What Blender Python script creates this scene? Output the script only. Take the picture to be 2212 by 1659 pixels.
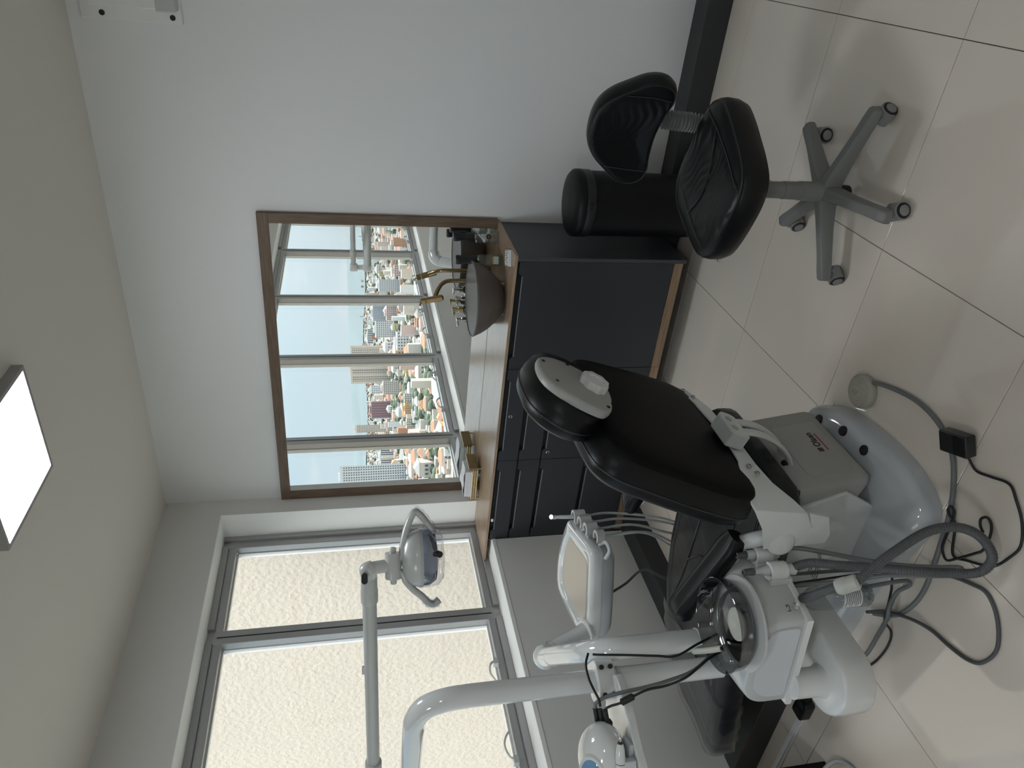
import bpy, bmesh, math, random
from mathutils import Vector, Matrix

for o in list(bpy.data.objects):
    bpy.data.objects.remove(o, do_unlink=True)
SC = bpy.context.scene
COL = SC.collection
random.seed(7)

# ------------------------------------------------------------------ camera
CAM_POS = Vector((2.881, -3.366, 1.629))
def cam_axes(yaw, pitch, roll):
    f = Vector((-math.sin(yaw) * math.cos(pitch), math.cos(yaw) * math.cos(pitch), -math.sin(pitch)))
    r = Vector((math.cos(yaw), math.sin(yaw), 0.0))
    d = f.cross(r)
    return (math.cos(roll) * r + math.sin(roll) * d, -math.sin(roll) * r + math.cos(roll) * d, f)
_r, _d, _f = cam_axes(0.56660679, 0.21863705, 0.02282491)
cam_data = bpy.data.cameras.new('camera')
cam = bpy.data.objects.new('camera', cam_data)
COL.objects.link(cam)
# the phone was held turned a quarter turn: image right is world down, image top is world right
cam.matrix_world = Matrix(((_d.x, _r.x, -_f.x, CAM_POS.x), (_d.y, _r.y, -_f.y, CAM_POS.y),
                           (_d.z, _r.z, -_f.z, CAM_POS.z), (0, 0, 0, 1)))
cam_data.sensor_fit = 'HORIZONTAL'
cam_data.sensor_width = 36.0
cam_data.lens = 1570.45 * 36.0 / 2212.0
cam_data.clip_start = 0.05
cam_data.clip_end = 20000
SC.camera = cam

# ------------------------------------------------------------------ world, sun, exposure
SKY_STRENGTH = 0.57
world = bpy.data.worlds.new('sky')
SC.world = world
world.use_nodes = True
wn = world.node_tree; wn.nodes.clear()
def N(t, kind, **kw):
    n = t.nodes.new(kind)
    for k, v in kw.items():
        setattr(n, k, v)
    return n
w_out = N(wn, 'ShaderNodeOutputWorld'); w_bg = N(wn, 'ShaderNodeBackground')
w_tc = N(wn, 'ShaderNodeTexCoord'); w_sep = N(wn, 'ShaderNodeSeparateXYZ')
w_ramp = N(wn, 'ShaderNodeValToRGB')
w_ramp.color_ramp.elements[0].position = 0.0; w_ramp.color_ramp.elements[0].color = (0.60, 0.70, 0.77, 1)
w_ramp.color_ramp.elements[1].position = 0.45; w_ramp.color_ramp.elements[1].color = (0.42, 0.58, 0.76, 1)
e = w_ramp.color_ramp.elements.new(0.14); e.color = (0.52, 0.68, 0.79, 1)
w_map = N(wn, 'ShaderNodeMapping'); w_map.inputs['Scale'].default_value = (2.2, 2.2, 9.0)
w_noise = N(wn, 'ShaderNodeTexNoise'); w_noise.inputs['Scale'].default_value = 1.3
w_noise.inputs['Detail'].default_value = 7; w_noise.inputs['Roughness'].default_value = 0.55
w_cr = N(wn, 'ShaderNodeValToRGB')
w_cr.color_ramp.elements[0].position = 0.50; w_cr.color_ramp.elements[0].color = (0, 0, 0, 1)
w_cr.color_ramp.elements[1].position = 0.68; w_cr.color_ramp.elements[1].color = (1, 1, 1, 1)
w_mix = N(wn, 'ShaderNodeMix', data_type='RGBA')
w_mix.inputs[7].default_value = (0.86, 0.87, 0.88, 1)
L = wn.links.new
L(w_tc.outputs['Generated'], w_sep.inputs[0]); L(w_sep.outputs['Z'], w_ramp.inputs[0])
L(w_tc.outputs['Generated'], w_map.inputs['Vector']); L(w_map.outputs[0], w_noise.inputs['Vector'])
L(w_noise.outputs['Fac'], w_cr.inputs[0]); L(w_cr.outputs['Color'], w_mix.inputs[0])
L(w_ramp.outputs['Color'], w_mix.inputs[6])
# the sky brightens smoothly around the sun, as hazy skies do
SUN_TRAVEL = Vector((-0.10, 0.62, -0.78)).normalized()
w_dot = N(wn, 'ShaderNodeVectorMath', operation='DOT_PRODUCT'); w_dot.inputs[1].default_value = tuple(-SUN_TRAVEL)
w_cl = N(wn, 'ShaderNodeMath', operation='MAXIMUM'); w_cl.inputs[1].default_value = 0.0
w_pw = N(wn, 'ShaderNodeMath', operation='POWER'); w_pw.inputs[1].default_value = 8.0
w_gl = N(wn, 'ShaderNodeMix', data_type='RGBA', blend_type='ADD'); w_gl.inputs[0].default_value = 1.0
w_sc = N(wn, 'ShaderNodeVectorMath', operation='SCALE'); w_sc.inputs[0].default_value = (15.0, 14.8, 14.5)
L(w_tc.outputs['Generated'], w_dot.inputs[0]); L(w_dot.outputs['Value'], w_cl.inputs[0]); L(w_cl.outputs[0], w_pw.inputs[0])
L(w_pw.outputs[0], w_sc.inputs['Scale']); L(w_mix.outputs[2], w_gl.inputs[6]); L(w_sc.outputs[0], w_gl.inputs[7])
L(w_gl.outputs[2], w_bg.inputs['Color'])
w_bg.inputs['Strength'].default_value = SKY_STRENGTH
L(w_bg.outputs[0], w_out.inputs[0])

sun_d = bpy.data.lights.new('sun', 'SUN'); sun_d.energy = 0.25; sun_d.angle = math.radians(2.0)
sun_d.color = (1.0, 0.95, 0.86)
sun = bpy.data.objects.new('sun', sun_d); COL.objects.link(sun)
sun.rotation_euler = SUN_TRAVEL.to_track_quat('-Z', 'Y').to_euler()

SC.view_settings.view_transform = 'Standard'
SC.view_settings.look = 'None'
SC.view_settings.gamma = 1.0
SC.view_settings.use_curve_mapping = False
SC.view_settings.exposure = 1.08
SC.cycles.use_denoising = True
SC.cycles.max_bounces = 10
SC.cycles.diffuse_bounces = 5
SC.cycles.transparent_max_bounces = 16
SC.cycles.sample_clamp_indirect = 6.0

# ------------------------------------------------------------------ materials
def lin(c):
    return tuple((v / 12.92 if v <= 0.04045 else ((v + 0.055) / 1.055) ** 2.4) for v in c)
def rgb(h):
    h = h.lstrip('#')
    return lin(tuple(int(h[i:i + 2], 16) / 255 for i in (0, 2, 4)))
MATS = {}
def mat(name, color, rough=0.5, metal=0.0, bump=0.0, bscale=200.0, vary=0.0, vscale=4.0, coat=0.0,
        spec=0.5, rvary=0.0, emit=None, estr=0.0, stretch=None, ior=1.5, trans=0.0, alpha=1.0):
    m = bpy.data.materials.new(name); m.use_nodes = True
    t = m.node_tree; b = t.nodes['Principled BSDF']
    b.inputs['Base Color'].default_value = (*color, 1); b.inputs['Roughness'].default_value = rough
    b.inputs['Metallic'].default_value = metal; b.inputs['Specular IOR Level'].default_value = spec
    b.inputs['Coat Weight'].default_value = coat; b.inputs['Coat Roughness'].default_value = 0.06
    b.inputs['IOR'].default_value = ior; b.inputs['Transmission Weight'].default_value = trans
    b.inputs['Alpha'].default_value = alpha
    if emit:
        b.inputs['Emission Color'].default_value = (*emit, 1); b.inputs['Emission Strength'].default_value = estr
    tc = N(t, 'ShaderNodeTexCoord'); src = tc.outputs['Object']
    if stretch:
        mp = N(t, 'ShaderNodeMapping'); mp.inputs['Scale'].default_value = stretch
        t.links.new(src, mp.inputs[0]); src = mp.outputs[0]
    if vary or rvary:
        n = N(t, 'ShaderNodeTexNoise'); n.inputs['Scale'].default_value = vscale; n.inputs['Detail'].default_value = 6
        t.links.new(src, n.inputs['Vector'])
        if vary:
            mr = N(t, 'ShaderNodeMapRange'); mr.inputs[3].default_value = 1 - vary; mr.inputs[4].default_value = 1 + vary
            t.links.new(n.outputs['Fac'], mr.inputs[0])
            mx = N(t, 'ShaderNodeMix', data_type='RGBA', blend_type='MULTIPLY'); mx.inputs[0].default_value = 1
            mx.inputs[6].default_value = (*color, 1)
            t.links.new(mr.outputs[0], mx.inputs[7]); t.links.new(mx.outputs[2], b.inputs['Base Color'])
        if rvary:
            mr = N(t, 'ShaderNodeMapRange'); mr.inputs[3].default_value = max(0, rough - rvary); mr.inputs[4].default_value = rough + rvary
            t.links.new(n.outputs['Fac'], mr.inputs[0]); t.links.new(mr.outputs[0], b.inputs['Roughness'])
    if bump:
        n = N(t, 'ShaderNodeTexNoise'); n.inputs['Scale'].default_value = bscale; n.inputs['Detail'].default_value = 3
        t.links.new(src, n.inputs['Vector'])
        bp = N(t, 'ShaderNodeBump'); bp.inputs['Strength'].default_value = bump; bp.inputs['Distance'].default_value = 0.01
        t.links.new(n.outputs['Fac'], bp.inputs['Height']); t.links.new(bp.outputs[0], b.inputs['Normal'])
    MATS[name] = m
    return m

def wood(name, c0, c1, along, rough=0.4, scale=9.0):
    """straight fine grain running along the axis 'along' (0, 1 or 2)"""
    m = bpy.data.materials.new(name); m.use_nodes = True
    t = m.node_tree; b = t.nodes['Principled BSDF']
    tc = N(t, 'ShaderNodeTexCoord'); mp = N(t, 'ShaderNodeMapping')
    s = [14.0, 14.0, 14.0]; s[along] = 0.8
    mp.inputs['Scale'].default_value = s
    n = N(t, 'ShaderNodeTexNoise'); n.inputs['Scale'].default_value = scale; n.inputs['Detail'].default_value = 8
    n.inputs['Roughness'].default_value = 0.65; n.inputs['Distortion'].default_value = 0.4
    r = N(t, 'ShaderNodeValToRGB')
    r.color_ramp.elements[0].position = 0.35; r.color_ramp.elements[0].color = (*c0, 1)
    r.color_ramp.elements[1].position = 0.68; r.color_ramp.elements[1].color = (*c1, 1)
    t.links.new(tc.outputs['Object'], mp.inputs[0]); t.links.new(mp.outputs[0], n.inputs['Vector'])
    t.links.new(n.outputs['Fac'], r.inputs[0]); t.links.new(r.outputs[0], b.inputs['Base Color'])
    b.inputs['Roughness'].default_value = rough
    bp = N(t, 'ShaderNodeBump'); bp.inputs['Strength'].default_value = 0.08; bp.inputs['Distance'].default_value = 0.002
    t.links.new(n.outputs['Fac'], bp.inputs['Height']); t.links.new(bp.outputs[0], b.inputs['Normal'])
    MATS[name] = m
    return m

def leather(name, color, rough=0.38, wrinkle=0.35, wscale=14.0, stretch=(1, 1, 1)):
    m = bpy.data.materials.new(name); m.use_nodes = True
    t = m.node_tree; b = t.nodes['Principled BSDF']
    b.inputs['Base Color'].default_value = (*color, 1); b.inputs['Roughness'].default_value = rough
    b.inputs['Specular IOR Level'].default_value = 0.25
    tc = N(t, 'ShaderNodeTexCoord'); mp = N(t, 'ShaderNodeMapping'); mp.inputs['Scale'].default_value = stretch
    t.links.new(tc.outputs['Object'], mp.inputs[0])
    n1 = N(t, 'ShaderNodeTexNoise'); n1.inputs['Scale'].default_value = wscale; n1.inputs['Detail'].default_value = 2
    n1.inputs['Distortion'].default_value = 0.6
    t.links.new(mp.outputs[0], n1.inputs['Vector'])
    n2 = N(t, 'ShaderNodeTexVoronoi'); n2.inputs['Scale'].default_value = 450
    t.links.new(tc.outputs['Object'], n2.inputs['Vector'])
    b1 = N(t, 'ShaderNodeBump'); b1.inputs['Strength'].default_value = wrinkle; b1.inputs['Distance'].default_value = 0.02
    b2 = N(t, 'ShaderNodeBump'); b2.inputs['Strength'].default_value = 0.12; b2.inputs['Distance'].default_value = 0.001
    t.links.new(n1.outputs['Fac'], b1.inputs['Height']); t.links.new(n2.outputs['Distance'], b2.inputs['Height'])
    t.links.new(b1.outputs[0], b2.inputs['Normal']); t.links.new(b2.outputs[0], b.inputs['Normal'])
    MATS[name] = m
    return m

def clear(name, tint=(1, 1, 1), glossy=0.08, rough=0.02):
    """thin clear sheet: lets light straight through, with a fresnel sheen"""
    m = bpy.data.materials.new(name); m.use_nodes = True
    t = m.node_tree; t.nodes.clear()
    o = N(t, 'ShaderNodeOutputMaterial'); mx = N(t, 'ShaderNodeMixShader')
    tr = N(t, 'ShaderNodeBsdfTransparent'); gl = N(t, 'ShaderNodeBsdfGlossy')
    tr.inputs[0].default_value = (*tint, 1); gl.inputs['Roughness'].default_value = rough
    fr = N(t, 'ShaderNodeLayerWeight'); fr.inputs['Blend'].default_value = 0.5
    pw = N(t, 'ShaderNodeMath', operation='POWER'); pw.inputs[1].default_value = 5.0
    mu = N(t, 'ShaderNodeMath', operation='MULTIPLY_ADD'); mu.inputs[1].default_value = 0.9; mu.inputs[2].default_value = 0.03 + glossy * 0.1
    t.links.new(fr.outputs['Facing'], pw.inputs[0]); t.links.new(pw.outputs[0], mu.inputs[0]); t.links.new(mu.outputs[0], mx.inputs[0])
    t.links.new(tr.outputs[0], mx.inputs[1]); t.links.new(gl.outputs[0], mx.inputs[2]); t.links.new(mx.outputs[0], o.inputs[0])
    MATS[name] = m
    return m

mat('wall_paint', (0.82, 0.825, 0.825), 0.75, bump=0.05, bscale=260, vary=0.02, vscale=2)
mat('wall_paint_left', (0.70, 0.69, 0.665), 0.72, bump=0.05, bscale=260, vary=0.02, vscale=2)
mat('ceiling_paint', (0.74, 0.705, 0.65), 0.85, bump=0.03, bscale=300)
mat('reveal_paint', (0.84, 0.84, 0.82), 0.6, bump=0.04, bscale=200)
mat('tile_glaze', (0.74, 0.665, 0.585), 0.06, vary=0.05, vscale=1.3, rvary=0.02, spec=0.9)
mat('grout', (0.10, 0.075, 0.06), 0.9)
mat('baseboard_dark', (0.030, 0.031, 0.034), 0.5, bump=0.02)
mat('charcoal_laminate', (0.030, 0.032, 0.038), 0.42, bump=0.02, bscale=500)
mat('charcoal_edge', (0.055, 0.057, 0.064), 0.45)
mat('pull_glint', (0.30, 0.30, 0.31), 0.35, 0.6)  # pale tone standing in for light caught on the pull edges
mat('recess_black', (0.006, 0.006, 0.007), 0.6)
mat('chip_brown', (0.10, 0.06, 0.035), 0.9, vary=0.4, vscale=60)
wood('oak_x', (0.20, 0.125, 0.075), (0.36, 0.25, 0.16), 0, 0.33)
wood('oak_top', (0.27, 0.18, 0.115), (0.43, 0.31, 0.21), 0, 0.26)
wood('oak_z', (0.11, 0.072, 0.047), (0.20, 0.135, 0.09), 2, 0.5)
wood('oak_fx', (0.11, 0.072, 0.047), (0.20, 0.135, 0.09), 0, 0.5)
mat('mirror_silver', (0.93, 0.95, 0.94), 0.0, 1.0)
mat('aluminium', (0.42, 0.42, 0.42), 0.38, 0.55)
mat('gasket', (0.02, 0.02, 0.02), 0.6)
clear('window_glass', (0.97, 0.985, 0.98), 0.1)
mat('stucco', (0.305, 0.275, 0.235), 0.9, bump=1.0, bscale=26, vary=0.06, vscale=1.2)
mat('white_plastic', (0.72, 0.73, 0.72), 0.22, coat=0.5)
mat('white_gloss', (0.74, 0.76, 0.76), 0.10, coat=0.8)
mat('grey_white', (0.55, 0.565, 0.555), 0.28, coat=0.3)
mat('panel_grey', (0.60, 0.625, 0.65), 0.3)
mat('shell_grey', (0.34, 0.335, 0.32), 0.42)
mat('base_gloss', (0.50, 0.52, 0.54), 0.10, coat=0.6, vary=0.04, vscale=6)
mat('metal_white', (0.62, 0.64, 0.63), 0.3, coat=0.2)
mat('stool_grey', (0.20, 0.20, 0.195), 0.5, bump=0.03, bscale=700)
mat('caster_grey', (0.26, 0.26, 0.26), 0.4)
mat('black_rubber', (0.012, 0.012, 0.013), 0.55)
mat('black_plastic', (0.010, 0.010, 0.011), 0.32)
mat('black_satin', (0.004, 0.004, 0.005), 0.45, spec=0.25)
leather('leather_black', (0.006, 0.006, 0.0068), 0.36, 0.05, 10)
leather('leather_ruched', (0.0115, 0.0115, 0.013), 0.40, 0.55, 11, (1.0, 3.2, 1.0))
leather('leather_seat', (0.016, 0.016, 0.018), 0.36, 0.25, 9)
mat('shell_black', (0.003, 0.003, 0.0032), 0.5, bump=0.02, bscale=900, spec=0.12)
mat('thread', (0.06, 0.06, 0.065), 0.6)
mat('piping', (0.02, 0.02, 0.022), 0.35)
mat('chrome', (0.75, 0.75, 0.75), 0.08, 1.0)
mat('steel', (0.50, 0.50, 0.50), 0.3, 1.0)
mat('brass', (0.36, 0.25, 0.13), 0.28, 1.0)
mat('antique_brass', (0.30, 0.22, 0.12), 0.38, 1.0)
mat('taupe_ceramic', (0.135, 0.118, 0.108), 0.45)
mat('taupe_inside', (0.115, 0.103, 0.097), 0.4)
mat('hose_grey', (0.16, 0.165, 0.17), 0.4)
mat('hose_dark', (0.085, 0.088, 0.092), 0.45)
mat('hose_light', (0.48, 0.50, 0.50), 0.35)
mat('cable_black', (0.010, 0.010, 0.011), 0.45)
mat('pedal_cream', (0.40, 0.385, 0.32), 0.45, vary=0.05, vscale=40)
mat('fitting_cream', (0.52, 0.53, 0.48), 0.35)
mat('ink', (0.012, 0.012, 0.014), 0.5)
mat('ink_grey', (0.10, 0.10, 0.11), 0.5)
mat('ink_red', (0.35, 0.05, 0.05), 0.5)
mat('paper', (0.80, 0.80, 0.82), 0.8, bump=0.15, bscale=60)
mat('cream_sticker', (0.62, 0.62, 0.58), 0.5)
mat('label_grey', (0.66, 0.68, 0.70), 0.4)
mat('tray_beige', (0.52, 0.45, 0.37), 0.30)
mat('lamp_panel', (0.9, 0.95, 1.0), 0.4, emit=(0.88, 0.95, 1.0), estr=11.0)
mat('lamp_box', (0.34, 0.33, 0.33), 0.5)
mat('green', (0.06, 0.20, 0.07), 0.5)
mat('yellow', (0.55, 0.45, 0.15), 0.5)
mat('gold', (0.55, 0.40, 0.16), 0.3, 0.8)
mat('blue_gloss', (0.16, 0.34, 0.56), 0.08, coat=0.7)
mat('sky_lens', (0.30, 0.36, 0.44), 0.08, 0.85)
clear('clear_plastic', (0.93, 0.94, 0.95), 0.3, 0.08)
clear('clear_glass', (0.93, 0.95, 0.95), 0.3, 0.03)
clear('smoke_glass', (0.56, 0.56, 0.57), 0.6, 0.04)
clear('pet_clear', (0.80, 0.83, 0.83), 0.35, 0.08)
clear('lamp_shield', (0.90, 0.90, 0.92), 0.4, 0.05)

# ------------------------------------------------------------------ mesh helpers
def world_off(p):
    v = Vector((0, 0, 0))
    while p is not None:
        v += p.location; p = p.parent
    return v
def V(*a):
    return Vector(a) if len(a) == 3 else Vector(a[0])
def basis(xd, yd=None, zd=None):
    """3x3 columns from two given directions (x kept, third by cross product)"""
    if xd is not None and yd is not None:
        x = V(xd).normalized(); z = x.cross(V(yd)).normalized(); y = z.cross(x)
    elif zd is not None and xd is not None:
        z = V(zd).normalized(); y = z.cross(V(xd)).normalized(); x = y.cross(z)
    else:
        z = V(zd).normalized(); a = Vector((0, 0, 1)) if abs(z.z) < 0.9 else Vector((1, 0, 0))
        x = a.cross(z).normalized(); y = z.cross(x)
    return Matrix((x, y, z)).transposed()
I3 = Matrix.Identity(3)
def smooth_path(pts, n=8, closed=False):
    P = [V(p) for p in pts]; out = []; k = len(P)
    rng = range(k) if closed else range(k - 1)
    for i in rng:
        if closed:
            a, b, c, d = P[(i - 1) % k], P[i], P[(i + 1) % k], P[(i + 2) % k]
        else:
            b, c = P[i], P[i + 1]
            a = P[i - 1] if i else b + (b - c); d = P[i + 2] if i + 2 < k else c + (c - b)
        for j in range(n):
            t = j / n
            out.append(0.5 * ((2 * b) + (c - a) * t + (2 * a - 5 * b + 4 * c - d) * t * t + (3 * b - a - 3 * c + d) * t ** 3))
    if not closed:
        out.append(P[-1].copy())
    return out
def smooth2(pts, n=5):
    return [(p.x, p.y) for p in smooth_path([(a, b, 0) for a, b in pts], n, True)]
def rrect(w, h, r, n=5):
    o = []
    for cx, cy, a0 in ((w / 2 - r, h / 2 - r, 0), (-w / 2 + r, h / 2 - r, 90), (-w / 2 + r, -h / 2 + r, 180), (w / 2 - r, -h / 2 + r, 270)):
        for i in range(n + 1):
            a = math.radians(a0 + 90 * i / n); o.append((cx + r * math.cos(a), cy + r * math.sin(a)))
    return o
def circ(r, n=24, cx=0, cy=0):
    return [(cx + r * math.cos(2 * math.pi * i / n), cy + r * math.sin(2 * math.pi * i / n)) for i in range(n)]

class MB:
    def __init__(s):
        s.v = []; s.f = []
    def add(s, vs, fs):
        o = len(s.v); s.v += [V(v) for v in vs]; s.f += [[i + o for i in f] for f in fs]; return s
    def box(s, c, size, B=I3):
        c = V(c); h = V(size) / 2
        vs = [c + B @ Vector((sx * h.x, sy * h.y, sz * h.z)) for sx in (-1, 1) for sy in (-1, 1) for sz in (-1, 1)]
        return s.add(vs, [(0, 1, 3, 2), (4, 6, 7, 5), (0, 4, 5, 1), (2, 3, 7, 6), (0, 2, 6, 4), (1, 5, 7, 3)])
    def bb(s, lo, hi):
        lo = V(lo); hi = V(hi); return s.box((lo + hi) / 2, hi - lo)
    def prism(s, out, o=(0, 0, 0), B=I3, h0=0.0, h1=1.0, top_scale=1.0):
        o = V(o); n = len(out)
        cx = sum(p[0] for p in out) / n; cy = sum(p[1] for p in out) / n
        vs = [o + B @ Vector((x, y, h0)) for x, y in out]
        vs += [o + B @ Vector((cx + (x - cx) * top_scale, cy + (y - cy) * top_scale, h1)) for x, y in out]
        fs = [list(range(n))[::-1], list(range(n, 2 * n))] + [(i, (i + 1) % n, n + (i + 1) % n, n + i) for i in range(n)]
        return s.add(vs, fs)
    def rings(s, rings, cap0=True, cap1=True, closed=True):
        """loft through rings of equal length"""
        n = len(rings[0]); vs = [p for r in rings for p in r]; fs = []
        for k in range(len(rings) - 1):
            for i in range(n if closed else n - 1):
                j = (i + 1) % n
                fs.append((k * n + i, k * n + j, (k + 1) * n + j, (k + 1) * n + i))
        if cap0: fs.append(list(range(n))[::-1])
        if cap1: fs.append([(len(rings) - 1) * n + i for i in range(n)])
        return s.add(vs, fs)
    def lathe(s, prof, o=(0, 0, 0), axis=(0, 0, 1), n=28, cap=True):
        B = basis(None, None, axis); o = V(o)
        R = [[o + B @ Vector((r * math.cos(2 * math.pi * i / n), r * math.sin(2 * math.pi * i / n), h)) for i in range(n)] for r, h in prof]
        return s.rings(R, cap, cap)
    def cyl(s, a, b, r, r2=None, n=20):
        a = V(a); b = V(b); d = b - a
        return s.lathe([(r, 0), (r2 if r2 is not None else r, d.length)], a, d, n)
    def tube(s, pts, r, n=10, closed=False, flat=None):
        """r: number or list; flat: (sx, sy) scale of the section"""
        P = [V(p) for p in pts]; k = len(P)
        T = []
        for i in range(k):
            if closed: t = P[(i + 1) % k] - P[i - 1]
            else: t = P[min(i + 1, k - 1)] - P[max(i - 1, 0)]
            T.append(t.normalized() if t.length > 1e-9 else Vector((0, 0, 1)))
        a = Vector((0, 0, 1)) if abs(T[0].z) < 0.9 else Vector((0, 1, 0))
        u = a.cross(T[0]).normalized(); R = []
        sx, sy = flat or (1, 1)
        for i in range(k):
            u = (u - T[i] * u.dot(T[i]))
            u = u.normalized() if u.length > 1e-9 else Vector((1, 0, 0))
            w = T[i].cross(u); ri = r[i] if isinstance(r, (list, tuple)) else r
            R.append([P[i] + u * (ri * sx * math.cos(2 * math.pi * j / n)) + w * (ri * sy * math.sin(2 * math.pi * j / n)) for j in range(n)])
        if closed:
            R.append(R[0])
            return s.rings(R, False, False)
        return s.rings(R)
    def puff(s, out, o, B, prof):
        """pillow: outline in B's xy plane, prof = [(scale or inset<0, height)], both sides explicit"""
        o = V(o); n = len(out); cx = sum(p[0] for p in out) / n; cy = sum(p[1] for p in out) / n
        R = []
        for sc, h in prof:
            R.append([o + B @ Vector((cx + (x - cx) * sc, cy + (y - cy) * sc, h)) for x, y in out])
        return s.rings(R)
    def sphere(s, c, r, n=16, m=10, sq=(1, 1, 1), B=I3):
        c = V(c); R = []
        for k in range(1, m):
            ph = math.pi * k / m
            R.append([c + B @ Vector((r * sq[0] * math.sin(ph) * math.cos(2 * math.pi * i / n), r * sq[1] * math.sin(ph) * math.sin(2 * math.pi * i / n), -r * sq[2] * math.cos(ph))) for i in range(n)])
        return s.rings(R)
    def build(s, name, m, parent=None, smooth=35, bevel=0.0, seg=2, loc=None, sub=0):
        me = bpy.data.meshes.new(name)
        off = world_off(parent) if parent is not None else (V(loc) if loc is not None else Vector((0, 0, 0)))
        me.from_pydata([tuple(v - off) for v in s.v], [], s.f)
        bm = bmesh.new(); bm.from_mesh(me)
        bmesh.ops.recalc_face_normals(bm, faces=bm.faces)
        bm.to_mesh(me); bm.free()
        if smooth:
            for p in me.polygons: p.use_smooth = True
            me.set_sharp_from_angle(angle=math.radians(smooth))
        me.materials.append(MATS[m] if isinstance(m, str) else m)
        o = bpy.data.objects.new(name, me); COL.objects.link(o)
        if parent is not None: o.parent = parent
        elif loc is not None: o.location = V(loc)
        if bevel:
            md = o.modifiers.new('bevel', 'BEVEL'); md.width = bevel; md.segments = seg; md.limit_method = 'ANGLE'
            md.angle_limit = math.radians(40); md.harden_normals = False
            if smooth:
                for p in me.polygons: p.use_smooth = True
        if sub:
            md = o.modifiers.new('subdivision', 'SUBSURF'); md.levels = sub; md.render_levels = sub
        return o
def tag(o, label=None, cat=None, group=None, kind=None):
    if label: o['label'] = label
    if cat: o['category'] = cat
    if group: o['group'] = group
    if kind: o['kind'] = kind
    return o
def thing(name, loc, label, cat, group=None):
    o = bpy.data.objects.new(name, None); COL.objects.link(o); o.location = V(loc); o.empty_display_size = 0.05
    return tag(o, label, cat, group)
def struct(name, loc=(0, 0, 0), label=None):
    o = bpy.data.objects.new(name, None); COL.objects.link(o); o.location = V(loc); o.empty_display_size = 0.05
    o['kind'] = 'structure'
    return o
def text(s, size, o, B, m, name, parent, depth=0.0004, align='CENTER', bold=0.0):
    cu = bpy.data.curves.new(name, 'FONT'); cu.body = s; cu.size = size; cu.align_x = align; cu.align_y = 'CENTER'
    cu.extrude = depth; cu.offset = bold; cu.resolution_u = 3
    ob = bpy.data.objects.new(name, cu); COL.objects.link(ob)
    me = bpy.data.meshes.new_from_object(ob); bpy.data.objects.remove(ob, do_unlink=True); bpy.data.curves.remove(cu)
    off = world_off(parent)
    for v in me.vertices:
        v.co = V(o) + B @ v.co - off
    me.materials.clear(); me.materials.append(MATS[m])
    r = bpy.data.objects.new(name, me); COL.objects.link(r); r.parent = parent
    return r
# ================================================================== ROOM
CEIL = 2.65; RX = 4.40; RY = -5.60
SILL = 0.876; HEAD = 2.346; REV = -0.123; WEND = -5.20      # window ribbon in the left wall
FX = -0.18                                                   # room face of the window frames

floor = MB().bb((-0.25, RY - 0.2, -0.12), (RX + 0.2, 0.2, -0.006)).build('floor', 'grout', smooth=0, loc=(0, 0, 0))
floor['kind'] = 'structure'
G = 0.0022
tile_mesh = {}
def tile(x0, x1, y0, y1):
    key = (round(x1 - x0, 4), round(y1 - y0, 4))
    if key not in tile_mesh:
        w, h = key; b = 0.0009
        w2, h2 = w / 2 - G / 2 - 0.0, h / 2 - G / 2
        vs = []; 
        for z, i in ((-0.0065, 0.0), (-b, 0.0), (0.0, b)):
            vs += [(-w2 + i, -h2 + i, z), (w2 - i, -h2 + i, z), (w2 - i, h2 - i, z), (-w2 + i, h2 - i, z)]
        fs = [(8, 9, 10, 11)] + [(k * 4 + i, k * 4 + (i + 1) % 4, k * 4 + 4 + (i + 1) % 4, k * 4 + 4 + i) for k in (0, 1) for i in range(4)]
        me = bpy.data.meshes.new('tile'); me.from_pydata(vs, [], fs); me.materials.append(MATS['tile_glaze'])
        tile_mesh[key] = me
    o = bpy.data.objects.new('tile', tile_mesh[key]); COL.objects.link(o); o.parent = floor
    o.location = ((x0 + x1) / 2, (y0 + y1) / 2, 0)
xs = [0.0] + [0.359 + 0.6 * k for k in range(7)] + [RX]
ys = [0.0] + [-0.302 - 0.599 * k for k in range(9)] + [RY]
for i in range(len(xs) - 1):
    for j in range(len(ys) - 1):
        tile(xs[i], xs[i + 1], ys[j + 1], ys[j])

def shell(name, lo, hi, m):
    o = MB().bb(lo, hi).build(name, m, smooth=0); o['kind'] = 'structure'; return o
shell('ceiling', (-0.25, RY - 0.2, CEIL), (RX + 0.2, 0.2, CEIL + 0.15), 'ceiling_paint')
shell('wall_back', (-0.25, 0.0, -0.12), (RX + 0.2, 0.2, CEIL), 'wall_paint')
shell('wall_right', (RX, RY - 0.2, -0.12), (RX + 0.2, 0.0, CEIL), 'wall_paint')
shell('wall_front', (-0.25, RY - 0.2, -0.12), (RX, RY, CEIL), 'wall_paint')
wl = MB()
wl.bb((-0.25, RY, -0.12), (0, 0, SILL - 0.022)).bb((-0.25, RY, HEAD), (0, 0, CEIL))
wl.bb((-0.25, REV, SILL - 0.022), (0, 0, HEAD)).bb((-0.25, RY, SILL - 0.022), (0, WEND, HEAD))
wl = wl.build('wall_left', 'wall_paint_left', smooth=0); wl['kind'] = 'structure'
# painted linings of the window recess
rv = MB().bb((FX, REV - 0.003, SILL), (0.0, REV, HEAD)).build('trim_1', 'reveal_paint', smooth=0); rv['kind'] = 'structure'
rv = MB().bb((FX, WEND, HEAD - 0.003), (0.0, REV - 0.003, HEAD)).build('trim_2', 'reveal_paint', smooth=0); rv['kind'] = 'structure'
# sill board
sl = MB().bb((FX - 0.02, WEND, SILL - 0.022), (0.004, REV, SILL)).build('trim_3', 'reveal_paint', smooth=0, bevel=0.003); sl['kind'] = 'structure'
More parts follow.
